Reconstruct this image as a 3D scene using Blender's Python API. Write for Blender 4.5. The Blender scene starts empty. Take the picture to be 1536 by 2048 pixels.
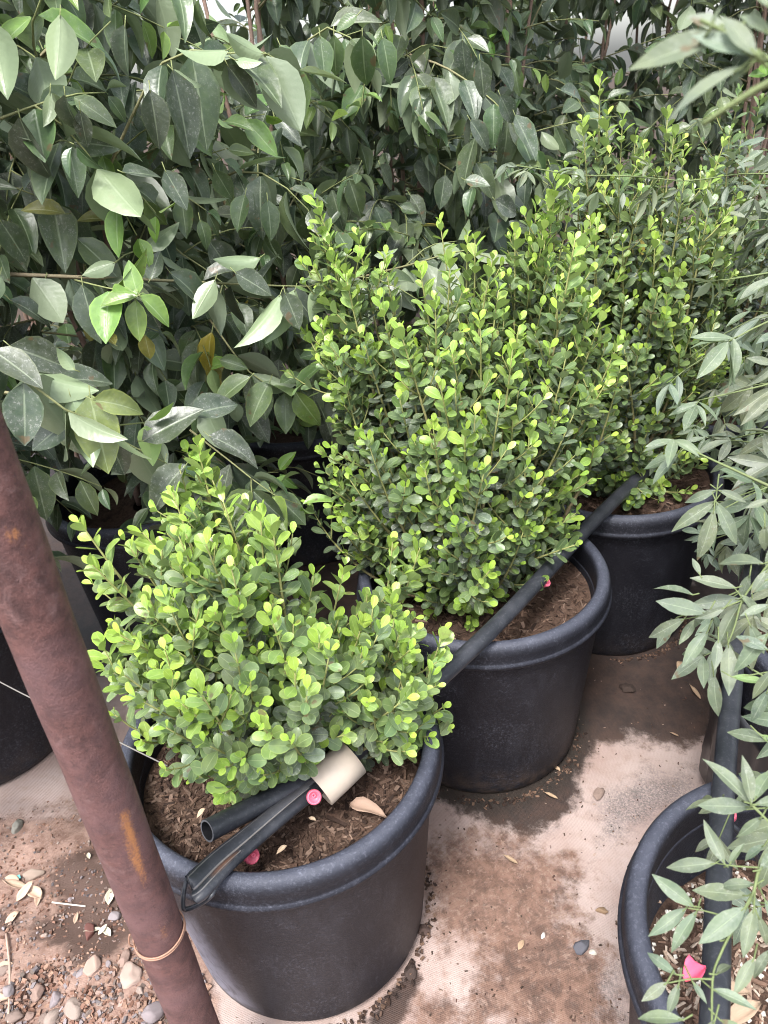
import bpy, math
import numpy as np
from mathutils import Matrix, Vector
R = np.random.default_rng(7)
scene = bpy.context.scene
COL = scene.collection
rad = math.radians

# ------------------------------------------------------------------ camera
CAM_H = 1.28                      # metres above the ground
PITCH, ROLL, FPX = rad(30.645), rad(-4.55), 1492.0
W_PX, H_PX = 1536.0, 2048.0
RIGHT0 = np.array([1.0, 0, 0])
UP0 = np.array([0, math.sin(PITCH), math.cos(PITCH)])
FWD = np.array([0, math.cos(PITCH), -math.sin(PITCH)])
CR = math.cos(ROLL) * RIGHT0 + math.sin(ROLL) * UP0
CU = -math.sin(ROLL) * RIGHT0 + math.cos(ROLL) * UP0
CAMP = np.array([0, 0, CAM_H])
cam = bpy.data.cameras.new('camera')
camo = bpy.data.objects.new('camera', cam)
COL.objects.link(camo)
camo.matrix_world = Matrix(((CR[0], CU[0], -FWD[0], 0), (CR[1], CU[1], -FWD[1], 0), (CR[2], CU[2], -FWD[2], CAM_H), (0, 0, 0, 1)))
cam.sensor_fit = 'VERTICAL'
cam.sensor_height = 36
cam.sensor_width = 27
cam.lens = 36 * FPX / H_PX
cam.clip_start, cam.clip_end = 0.02, 400
cam.dof.use_dof = True
cam.dof.focus_distance = 1.25
cam.dof.aperture_fstop = 9.0
scene.camera = camo

# ------------------------------------------------------------------ sky, sun, exposure
SUN_EL, SUN_AZ = rad(62), rad(205)      # azimuth clockwise from +Y: behind the camera, a little left
world = bpy.data.worlds.new('World')
scene.world = world
world.use_nodes = True
wn = world.node_tree.nodes
wl = world.node_tree.links
for n in list(wn):
    wn.remove(n)
wo = wn.new('ShaderNodeOutputWorld')
bg = wn.new('ShaderNodeBackground')
sky = wn.new('ShaderNodeTexSky')
hs = wn.new('ShaderNodeHueSaturation')
sky.sky_type = 'NISHITA'
sky.sun_disc = False
sky.sun_elevation, sky.sun_rotation = SUN_EL, SUN_AZ
sky.dust_density = 3.0
hs.inputs['Saturation'].default_value = 0.42
bg.inputs['Strength'].default_value = 0.13
wl.new(sky.outputs[0], hs.inputs['Color'])
wl.new(hs.outputs[0], bg.inputs['Color'])
wl.new(bg.outputs[0], wo.inputs['Surface'])
sl = bpy.data.lights.new('sun', 'SUN')
sl.energy = 1.5
sl.angle = rad(16)
sl.color = (1.0, 0.98, 0.955)
so = bpy.data.objects.new('sun', sl)
COL.objects.link(so)
sdir = Vector((math.sin(SUN_AZ) * math.cos(SUN_EL), math.cos(SUN_AZ) * math.cos(SUN_EL), math.sin(SUN_EL)))
so.rotation_euler = sdir.to_track_quat('Z', 'Y').to_euler()
so.location = sdir * 20
vs = scene.view_settings
vs.view_transform, vs.look, vs.gamma, vs.exposure = 'Standard', 'None', 1.0, 1.85
vs.use_curve_mapping = False
scene.cycles.use_denoising = True
scene.cycles.filter_width = 1.0
scene.cycles.max_bounces = 8
scene.cycles.diffuse_bounces = 4
scene.cycles.glossy_bounces = 3
scene.cycles.transmission_bounces = 6

# ------------------------------------------------------------------ pixel helpers (photo pixels, 1536 x 2048)
def ray(px, py):
    return FWD + (px - 768) / FPX * CR - (py - 1024) / FPX * CU
def PZ(px, py, z):
    d = ray(px, py); return CAMP + d * ((z - CAM_H) / d[2])
def PY(px, py, y):
    d = ray(px, py); return CAMP + d * (y / d[1])
def PD(px, py, dist):
    d = ray(px, py); return CAMP + d / np.linalg.norm(d) * dist
def proj(p):
    q = np.asarray(p, float) - CAMP
    z = np.maximum(q @ FWD, 1e-3)
    return 768 + FPX * (q @ CR) / z, 1024 - FPX * (q @ CU) / z, q @ FWD
def unit(v):
    a, b, c = (*v, 0.0)[:3]
    return np.asarray(v, float) / (math.sqrt(a * a + b * b + c * c) + 1e-12)
def cross(a, b):
    a0, a1, a2 = a; b0, b1, b2 = b
    return np.array((a1 * b2 - a2 * b1, a2 * b0 - a0 * b2, a0 * b1 - a1 * b0))
UPV = np.array([0, 0, 1.0])

# ------------------------------------------------------------------ object helpers
def tag(o, label=None, cat=None, group=None, kind=None):
    for k, v in (('label', label), ('category', cat), ('group', group), ('kind', kind)):
        if v: o[k] = v
    return o
def empty(name, loc, label, cat, group=None):
    o = bpy.data.objects.new(name, None)
    o.empty_display_size = 0.05
    COL.objects.link(o)
    o.location = loc
    return tag(o, label, cat, group)
def link(name, me, parent=None, m4=None, color=None):
    o = bpy.data.objects.new(name, me)
    COL.objects.link(o)
    if parent is not None: o.parent = parent
    if m4 is not None: o.matrix_local = m4
    if color is not None: o.color = color
    return o
def raw_mesh(name, V, F, mat, uv=None, tint=None, smooth=True):
    """V (n,3), F list of equal-length index rows or list of arrays"""
    me = bpy.data.meshes.new(name)
    V = np.asarray(V, np.float32)
    groups = F if isinstance(F, list) and len(F) and isinstance(F[0], np.ndarray) and F[0].ndim == 2 else [np.asarray(F, np.int32)]
    groups = [g for g in groups if len(g)]
    loops = np.concatenate([g.ravel() for g in groups]).astype(np.int32)
    tot = np.concatenate([np.full(len(g), g.shape[1]) for g in groups]).astype(np.int32)
    start = np.r_[0, np.cumsum(tot)[:-1]].astype(np.int32)
    me.vertices.add(len(V)); me.loops.add(len(loops)); me.polygons.add(len(tot))
    me.vertices.foreach_set('co', V.ravel())
    me.loops.foreach_set('vertex_index', loops)
    me.polygons.foreach_set('loop_start', start)
    me.polygons.foreach_set('loop_total', tot)
    me.polygons.foreach_set('use_smooth', np.full(len(tot), smooth))
    if uv is not None:
        ul = me.uv_layers.new(name='uv')
        ul.data.foreach_set('uv', np.asarray(uv, np.float32)[loops].ravel())
    if tint is not None:
        at = me.color_attributes.new('tint', 'FLOAT_COLOR', 'POINT')
        at.data.foreach_set('color', np.asarray(tint, np.float32).ravel())
    me.update(calc_edges=True)
    me.validate()
    me.materials.append(mat)
    return me
class MB:
    """collects tubes / boxes / lumps with a per-vertex colour, then becomes one mesh"""
    def __init__(s): s.V = []; s.Q = []; s.T = []; s.C = []; s.n = 0
    def add(s, V, Q=None, T=None, c=(1, 1, 1, 1)):
        V = np.asarray(V, float)
        s.V.append(V)
        if Q is not None and len(Q): s.Q.append(np.asarray(Q, int) + s.n)
        if T is not None and len(T): s.T.append(np.asarray(T, int) + s.n)
        c = np.asarray(c, float)
        s.C.append(np.tile(c, (len(V), 1)) if c.ndim == 1 else c)
        s.n += len(V)
    def tube(s, pts, r, ns=6, c=(1, 1, 1, 1), cap=True, sx=1.0):
        pts = np.asarray(pts, float); n = len(pts)
        r = np.full(n, r) if np.isscalar(r) else np.asarray(r, float)
        T = np.gradient(pts, axis=0); T /= np.linalg.norm(T, axis=1)[:, None] + 1e-12
        a = cross(T[0], UPV)
        if np.linalg.norm(a) < .1: a = cross(T[0], RIGHT0)
        a = unit(a); V = []
        ang = np.linspace(0, 2 * np.pi, ns, endpoint=False)
        for i in range(n):
            a = unit(a - T[i] * (a @ T[i])); b = cross(T[i], a)
            V.append(pts[i] + r[i] * (np.cos(ang)[:, None] * a * sx + np.sin(ang)[:, None] * b))
        V = np.concatenate(V); Q = []
        j = np.arange(ns); k = (j + 1) % ns
        for i in range(n - 1):
            Q.append(np.c_[i * ns + j, i * ns + k, (i + 1) * ns + k, (i + 1) * ns + j])
        T3 = []
        if cap:
            V = np.r_[V, pts[:1], pts[-1:]]
            T3 = np.r_[np.c_[np.full(ns, n * ns), k, j], np.c_[np.full(ns, n * ns + 1), (n - 1) * ns + j, (n - 1) * ns + k]]
        s.add(V, np.concatenate(Q), T3, c)
    def lathe(s, prof, seg=64, c=(1, 1, 1, 1), wob=None):
        prof = np.asarray(prof, float); n = len(prof)
        an = np.linspace(0, 2 * np.pi, seg, endpoint=False)
        V = np.zeros((n, seg, 3))
        for i, (r, z) in enumerate(prof):
            rr = r * (1 + (wob(an) if wob else 0))
            V[i, :, 0] = rr * np.cos(an); V[i, :, 1] = rr * np.sin(an); V[i, :, 2] = z
        j = np.arange(seg); k = (j + 1) % seg
        Q = np.concatenate([np.c_[i * seg + j, i * seg + k, (i + 1) * seg + k, (i + 1) * seg + j] for i in range(n - 1)])
        s.add(V.reshape(-1, 3), Q, None, c)
    def mesh(s, name, mat, smooth=True):
        V = np.concatenate(s.V)
        F = []
        if s.Q: F.append(np.concatenate(s.Q))
        if s.T: F.append(np.concatenate(s.T))
        return raw_mesh(name, V, F, mat, tint=np.concatenate(s.C), smooth=smooth)
    def build(s, name, mat, parent=None, smooth=True):
        return link(name, s.mesh(name, mat, smooth), parent)
def bez(p0, p1, p2, n):
    t = np.linspace(0, 1, n)[:, None]
    return (1 - t) ** 2 * p0 + 2 * t * (1 - t) * p1 + t * t * p2
def smooth_path(pts, n):
    """Catmull-Rom through the points, n samples"""
    P = np.asarray(pts, float)
    P = np.r_[[2 * P[0] - P[1]], P, [2 * P[-1] - P[-2]]]
    m = len(P) - 3; out = []
    for u in np.linspace(0, m - 1e-6, n):
        i = int(u); t = u - i
        a, b, c, d = P[i:i + 4]
        out.append(.5 * ((2 * b) + (-a + c) * t + (2 * a - 5 * b + 4 * c - d) * t * t + (-a + 3 * b - 3 * c + d) * t ** 3))
    return np.array(out)

# ------------------------------------------------------------------ materials
class NT:
    def __init__(s, name):
        s.m = bpy.data.materials.new(name); s.m.use_nodes = True
        s.t = s.m.node_tree; s.t.nodes.clear()
        s.out = s.n('ShaderNodeOutputMaterial')
    def n(s, t, **kw):
        x = s.t.nodes.new(t)
        for k, v in kw.items(): setattr(x, k, v)
        return x
    def put(s, sock, v):
        if isinstance(v, bpy.types.NodeSocket): s.t.links.new(v, sock)
        elif v is not None: sock.default_value = v
    def math(s, op, a, b=None, c=None, clamp=False):
        x = s.n('ShaderNodeMath', operation=op); x.use_clamp = clamp
        for i, v in enumerate((a, b, c)): s.put(x.inputs[i], v)
        return x.outputs[0]
    def mix(s, f, a, b, blend='MIX'):
        x = s.n('ShaderNodeMix', data_type='RGBA', blend_type=blend)
        s.put(x.inputs[0], f)
        for i, v in ((6, a), (7, b)):
            s.put(x.inputs[i], v if isinstance(v, bpy.types.NodeSocket) else (*v[:3], 1))
        return x.outputs[2]
    def noise(s, scale, detail=4, rough=.6, vec=None, dist=0.0):
        x = s.n('ShaderNodeTexNoise')
        x.inputs['Scale'].default_value = scale; x.inputs['Detail'].default_value = detail
        x.inputs['Roughness'].default_value = rough; x.inputs['Distortion'].default_value = dist
        if vec is not None: s.t.links.new(vec, x.inputs['Vector'])
        return x.outputs[0]
    def step(s, v, lo, hi):
        x = s.n('ShaderNodeMapRange', interpolation_type='SMOOTHSTEP')
        s.put(x.inputs[0], v); s.put(x.inputs[1], lo); s.put(x.inputs[2], hi)
        return x.outputs[0]
    def pos(s): return s.n('ShaderNodeNewGeometry').outputs['Position']
    def obj(s): return s.n('ShaderNodeTexCoord').outputs['Object']
    def attr(s, name): return s.n('ShaderNodeAttribute', attribute_name=name)
    def bump(s, h, strength=.3, dist=.002):
        x = s.n('ShaderNodeBump'); x.inputs['Strength'].default_value = strength; x.inputs['Distance'].default_value = dist
        s.t.links.new(h, x.inputs['Height']); return x.outputs[0]
    def bsdf(s, col, rough=.5, spec=.5, normal=None, metal=0, out=True):
        x = s.n('ShaderNodeBsdfPrincipled')
        s.put(x.inputs['Base Color'], col if isinstance(col, bpy.types.NodeSocket) else (*col, 1))
        s.put(x.inputs['Roughness'], rough); s.put(x.inputs['Specular IOR Level'], spec)
        s.put(x.inputs['Metallic'], metal)
        if normal is not None: s.t.links.new(normal, x.inputs['Normal'])
        if out: s.t.links.new(x.outputs[0], s.out.inputs[0])
        return x.outputs[0]

def leaf_material(name, margin, rib, pale, dustcol, rough=.42, trans=.22, veins=0.0, back=.65, spec=.5):
    k = NT(name)
    oi = k.n('ShaderNodeObjectInfo'); at = k.attr('tint')
    base = k.mix(1.0, oi.outputs['Color'], at.outputs['Color'], 'MULTIPLY')
    dust = k.math('MULTIPLY', oi.outputs['Alpha'], at.outputs['Alpha'])
    p = k.pos()
    uv = k.n('ShaderNodeUVMap'); sp = k.n('ShaderNodeSeparateXYZ'); k.t.links.new(uv.outputs[0], sp.inputs[0])
    au = k.math('ABSOLUTE', k.math('MULTIPLY_ADD', sp.outputs[0], 2.0, -1.0))
    var = k.noise(70, 3, .6, p)
    col = k.mix(k.step(var, .3, .75), base, k.mix(1.0, base, (1.35, 1.28, 1.15), 'MULTIPLY'))
    ribm = k.math('MULTIPLY', k.step(au, .09, .02), rib)
    col = k.mix(ribm, col, k.mix(.55, k.mix(1.0, base, (1.9, 1.8, 1.5), 'MULTIPLY'), pale))
    if margin:
        col = k.mix(k.math('MULTIPLY', k.step(au, .84, .97), margin), col, k.mix(1.0, base, (1.9, 1.75, 1.3), 'MULTIPLY'))
    spk = k.noise(240, 5, .8, p)
    blot = k.noise(45, 4, .65, p)
    df = k.math('MULTIPLY', k.step(spk, .53, .64), k.step(blot, .36, .56))
    df = k.math('ADD', k.math('MULTIPLY', df, .85), k.math('MULTIPLY', k.step(blot, .25, .75), .28))
    df = k.math('MULTIPLY', df, dust, clamp=True)
    col = k.mix(df, col, dustcol)
    col = k.mix(k.math('MULTIPLY', k.step(k.noise(33, 3, .55, p), .66, .71), .75), col, (.13, .085, .045))
    geo = k.n('ShaderNodeNewGeometry')
    col = k.mix(k.math('MULTIPLY', geo.outputs['Backfacing'], back), col, k.mix(.5, k.mix(1.0, base, (1.7, 1.6, 1.5), 'MULTIPLY'), pale))
    h = k.noise(110, 3, .5, p)
    if veins:
        w = k.math('SINE', k.math('MULTIPLY', k.math('SUBTRACT', sp.outputs[1], k.math('MULTIPLY', au, .16)), 62.0))
        h = k.math('ADD', h, k.math('MULTIPLY', w, veins))
    h = k.math('ADD', h, k.math('MULTIPLY', k.step(au, .1, .0), -.6))
    nb = k.bump(h, .35, .0016)
    rg = k.math('ADD', k.math('MULTIPLY', df, .35), rough, clamp=True)
    b = k.bsdf(col, rg, spec, nb, out=False)
    tr = k.n('ShaderNodeBsdfTranslucent')
    k.t.links.new(k.mix(1.0, col, (1.1, 1.2, .75), 'MULTIPLY'), tr.inputs[0])
    mx = k.n('ShaderNodeMixShader'); mx.inputs[0].default_value = trans
    k.t.links.new(b, mx.inputs[1]); k.t.links.new(tr.outputs[0], mx.inputs[2])
    k.t.links.new(mx.outputs[0], k.out.inputs[0])
    return k.m
M_BOX = leaf_material('boxwood_leaf', .75, .65, (.34, .40, .22), (.40, .415, .375), rough=.36, trans=.17)
M_PRIV = leaf_material('broad_leaf', .55, .6, (.36, .42, .29), (.34, .35, .32), rough=.32, trans=.14, veins=.06, back=.8)
M_LANCE = leaf_material('narrow_leaf', .15, .55, (.36, .42, .30), (.37, .38, .34), rough=.5, trans=.2, veins=.05, back=.7)

def tint_material(name, rough=.7, spec=.3, scale=120, bump=.4, dark=.6, dist=.003):
    k = NT(name); at = k.attr('tint'); p = k.obj()
    n = k.noise(scale, 5, .65, p)
    col = k.mix(n, k.mix(1.0, at.outputs['Color'], (dark,) * 3, 'MULTIPLY'), k.mix(1.0, at.outputs['Color'], (1.3, 1.28, 1.25), 'MULTIPLY'))
    k.bsdf(col, rough, spec, k.bump(n, bump, dist))
    return k.m
M_STEM = tint_material('bark', .7, .3, 160, .5)
M_CHIP = tint_material('wood_chip', .8, .25, 260, .6, .55)
M_STONE = tint_material('stone', .8, .3, 130, .6, .7)
M_DRY = tint_material('dry_leaf', .65, .3, 150, .4, .7)

def pot_material():
    k = NT('black_pot_plastic'); p = k.obj()
    grain = k.noise(330, 3, .7, p); big = k.noise(9, 5, .65, p); spk = k.noise(190, 5, .85, p)
    geo = k.n('ShaderNodeNewGeometry'); sz = k.n('ShaderNodeSeparateXYZ'); k.t.links.new(geo.outputs['Normal'], sz.inputs[0])
    up = k.step(sz.outputs[2], .1, .9)
    col = k.mix(big, (.007, .007, .010), (.015, .0155, .021))
    dust = k.math('MULTIPLY', k.step(spk, .50, .66), k.math('MULTIPLY_ADD', up, .35, k.math('MULTIPLY_ADD', k.step(big, .40, .62), .26, .09)))
    col = k.mix(dust, col, (.15, .155, .19))
    mp = k.n('ShaderNodeMapping'); mp.inputs['Scale'].default_value = (1, 1, .22); k.t.links.new(p, mp.inputs[0])
    run = k.math('MULTIPLY', k.step(k.noise(26, 5, .7, mp.outputs[0], .4), .48, .72), .07)
    col = k.mix(run, col, (.12, .125, .155))
    sheen_film = k.math('MULTIPLY', up, k.math('MULTIPLY_ADD', big, .45, .16))  # dust film plus a bluish sky highlight, painted into the upward faces
    col = k.mix(sheen_film, col, (.12, .13, .175))
    at = k.attr('tint')
    scr = k.math('MULTIPLY', k.math('SUBTRACT', 1.0, at.outputs['Alpha']), k.step(k.noise(24, 5, .7, p, 2.0), .22, .55))
    col = k.mix(k.math('MULTIPLY', scr, .95), col, (.34, .34, .42))
    mud = k.math('MULTIPLY', k.math('SUBTRACT', 1.0, at.outputs['Color']), k.step(k.noise(30, 5, .7, p), .35, .7))
    col = k.mix(mud, col, (.085, .058, .042))
    k.bsdf(col, k.math('MULTIPLY_ADD', grain, .25, .34), .26, k.bump(k.math('ADD', grain, spk), .5, .0018))
    return k.m
M_POT = pot_material()

def pipe_material():
    k = NT('black_polyethylene_pipe'); p = k.pos()
    n = k.noise(210, 4, .7, p); b = k.noise(22, 4, .6, p)
    at = k.attr('tint')
    col = k.mix(k.step(b, .35, .8), (.022, .024, .030), (.05, .052, .062))
    col = k.mix(k.math('MULTIPLY', k.step(n, .5, .75), .25), col, (.17, .17, .18))
    col = k.mix(k.math('SUBTRACT', 1.0, at.outputs['Alpha']), col, at.outputs['Color'])
    k.bsdf(col, .38, .5, k.bump(n, .15, .001))
    return k.m
M_PIPE = pipe_material()

def rust_material():
    k = NT('rusty_steel'); p = k.obj()
    n = k.noise(55, 6, .7, p); f = k.noise(420, 4, .75, p); b = k.noise(7, 4, .6, p)
    mp = k.n('ShaderNodeMapping'); mp.inputs['Scale'].default_value = (1, 1, .2); k.t.links.new(p, mp.inputs[0])
    st = k.noise(60, 5, .7, mp.outputs[0])
    col = k.mix(k.step(n, .3, .7), (.058, .027, .026), (.150, .068, .060))
    col = k.mix(k.math('MULTIPLY', k.step(b, .40, .68), .7), col, (.165, .092, .096))
    col = k.mix(k.math('MULTIPLY', k.step(k.noise(26, 6, .75, p, .5), .52, .72), .5), col, (.24, .145, .14))
    col = k.mix(k.math('MULTIPLY', k.step(k.noise(130, 5, .8, p), .55, .68), .6), col, (.05, .026, .025))
    col = k.mix(k.math('MULTIPLY', k.step(f, .55, .8), .5), col, (.28, .16, .14))
    at = k.attr('tint')
    o = k.math('ADD', k.math('SUBTRACT', 1.0, at.outputs['Alpha']), k.math('MULTIPLY_ADD', k.math('ADD', st, f), .9, -.95))
    o = k.math('MULTIPLY', k.step(o, .35, .85), k.step(at.outputs['Alpha'], .98, .8))
    col = k.mix(o, col, (.40, .17, .065))
    k.bsdf(col, .66, .4, k.bump(k.math('ADD', f, n), .6, .003))
    return k.m
M_RUST = rust_material()

def plain(name, col, rough=.5, spec=.4, scale=120, amt=.25, bump=.15):
    k = NT(name); p = k.obj(); n = k.noise(scale, 5, .65, p)
    c = k.mix(n, tuple(v * (1 - amt) for v in col), tuple(min(1, v * (1 + amt)) for v in col))
    k.bsdf(c, rough, spec, k.bump(n, bump, .001))
    return k.m
M_SLEEVE = plain('beige_pvc', (.54, .45, .37), .45, .4, 60, .12, .08)
M_PINK = plain('pink_plastic', (.72, .13, .20), .4, .5, 200, .25)
M_PETAL = plain('pink_petal', (.80, .10, .18), .55, .3, 150, .3)
M_WIRE = plain('rusty_wire', (.34, .19, .13), .6, .4, 300, .35)
M_STRING = plain('grey_wire', (.16, .15, .14), .6, .3, 300, .3)
M_TEAL = plain('teal_plastic', (.15, .50, .50), .5, .4)
M_BAG = plain('black_plastic_bag', (.014, .014, .017), .3, .5, 40, .3, .4)

def soil_material():
    k = NT('potting_soil'); p = k.pos()
    n = k.noise(90, 6, .75, p); f = k.noise(420, 4, .75, p); b = k.noise(9, 4, .6, p)
    col = k.mix(k.step(n, .3, .7), (.045, .026, .018), (.13, .080, .058))
    col = k.mix(k.math('MULTIPLY', k.step(f, .5, .75), .5), col, (.20, .135, .10))
    col = k.mix(k.step(b, .56, .68), col, k.mix(1.0, col, (.38, .34, .32), 'MULTIPLY'))
    k.bsdf(col, .85, .25, k.bump(k.math('ADD', n, f), .8, .006))
    return k.m
M_SOIL = soil_material()

def ground_material():
    k = NT('weed_mat'); p = k.pos()
    sp = k.n('ShaderNodeSeparateXYZ'); k.t.links.new(p, sp.inputs[0])
    at = k.attr('tint'); cs = k.n('ShaderNodeSeparateColor'); k.t.links.new(at.outputs['Color'], cs.inputs[0])
    at2 = k.attr('dark').outputs['Fac']
    wet, brown, dirt, grime = cs.outputs[0], cs.outputs[1], cs.outputs[2], at.outputs['Alpha']
    a = k.noise(11, 6, .65, p); b = k.noise(42, 5, .7, p); f = k.noise(260, 5, .75, p); c = k.noise(4.5, 4, .6, p)
    wx = k.math('SINE', k.math('MULTIPLY', k.math('ADD', sp.outputs[0], k.math('MULTIPLY', sp.outputs[1], .35)), 2 * math.pi / .0042))
    wy = k.math('SINE', k.math('MULTIPLY', k.math('SUBTRACT', sp.outputs[1], k.math('MULTIPLY', sp.outputs[0], .35)), 2 * math.pi / .0042))
    weave = k.math('MULTIPLY', wx, wy)
    col = k.mix(k.step(c, .35, .65), (.308, .224, .197), (.385, .306, .278))
    col = k.mix(k.math('MULTIPLY', k.step(b, .45, .75), .5), col, (.27, .185, .15))
    def mask(v, na, nb, lo, hi):
        s = k.math('ADD', v, k.math('ADD', k.math('MULTIPLY_ADD', a, na, -na / 2), k.math('MULTIPLY_ADD', b, nb, -nb / 2)))
        return k.step(s, lo, hi)
    gm = k.math('MULTIPLY', mask(grime, .9, .5, .35, .75), k.step(f, .32, .62))
    col = k.mix(k.math('MULTIPLY', gm, .8), col, (.10, .092, .095))
    bm = mask(brown, 1.5, 1.2, .22, .80)
    m1 = k.noise(28, 9, .78, p, .3); m2 = k.noise(75, 8, .8, p)
    bc = k.mix(k.step(m1, .38, .62), (.078, .040, .027), (.185, .106, .075))
    bc = k.mix(k.step(m2, .50, .66), bc, (.26, .175, .137))
    bc = k.mix(k.math('MULTIPLY', k.step(m1, .50, .36), k.step(m2, .42, .56)), bc, (.05, .028, .020))
    col = k.mix(k.math('MULTIPLY', bm, .88), col, bc)
    d2 = k.noise(17, 7, .7, p, .6)
    tide = k.math('MULTIPLY', k.step(d2, .47, .66), k.step(brown, .15, .6))
    col = k.mix(k.math('MULTIPLY', tide, .22), col, (.075, .036, .022))
    pits = k.math('MULTIPLY', k.step(k.noise(95, 5, .8, p), .60, .70), k.math('ADD', k.math('MULTIPLY', brown, .6), .12))
    col = k.mix(pits, col, (.06, .034, .024))
    dm = mask(dirt, .5, .35, .35, .65)
    dc = k.mix(k.step(b, .32, .68), (.17, .095, .070), (.34, .225, .18))
    dc = k.mix(k.math('MULTIPLY', k.step(f, .52, .72), .7), dc, (.40, .31, .27))
    dc = k.mix(k.step(k.math('ADD', a, k.math('MULTIPLY_ADD', at2, .5, -.2)), .5, .68), dc, (.070, .040, .030))
    col = k.mix(k.math('MULTIPLY', dm, .9), col, dc)
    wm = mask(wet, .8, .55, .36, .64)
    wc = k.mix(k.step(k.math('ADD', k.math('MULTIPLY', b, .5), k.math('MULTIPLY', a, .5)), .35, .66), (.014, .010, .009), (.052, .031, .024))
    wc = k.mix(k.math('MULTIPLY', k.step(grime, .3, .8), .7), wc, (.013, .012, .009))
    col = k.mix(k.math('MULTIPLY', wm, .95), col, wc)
    h = k.math('ADD', k.math('MULTIPLY', weave, .10), k.math('MULTIPLY', f, .35))
    h = k.math('ADD', h, k.math('MULTIPLY', k.math('MULTIPLY', k.math('ADD', f, b), dm), 1.6))
    rg = k.math('SUBTRACT', .85, k.math('MULTIPLY', wm, .30))
    k.bsdf(col, rg, .3, k.bump(h, .55, .004))
    return k.m
M_MAT = ground_material()
M_EARTH = plain('bare_earth', (.055, .038, .028), .9, .2, 14, .45, .5)  # colour darkened to stand for shade and greenery behind the hedge

# ------------------------------------------------------------------ ground
def poly_sd(px, py, poly):
    """signed distance in pixels, positive inside"""
    P = np.asarray(poly, float); Q = np.roll(P, -1, 0)
    d = np.full(px.shape, 1e9); ins = np.zeros(px.shape, bool)
    for (x0, y0), (x1, y1) in zip(P, Q):
        ex, ey = x1 - x0, y1 - y0
        t = np.clip(((px - x0) * ex + (py - y0) * ey) / (ex * ex + ey * ey + 1e-9), 0, 1)
        d = np.minimum(d, np.hypot(px - x0 - t * ex, py - y0 - t * ey))
        c = ((y0 > py) != (y1 > py)) & (px < (x1 - x0) * (py - y0) / (y1 - y0 + 1e-12) + x0)
        ins ^= c
    return np.where(ins, d, -d)
def soft(px, py, poly, w): return np.clip(.5 + poly_sd(px, py, poly) / (2 * w), 0, 1)

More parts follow.
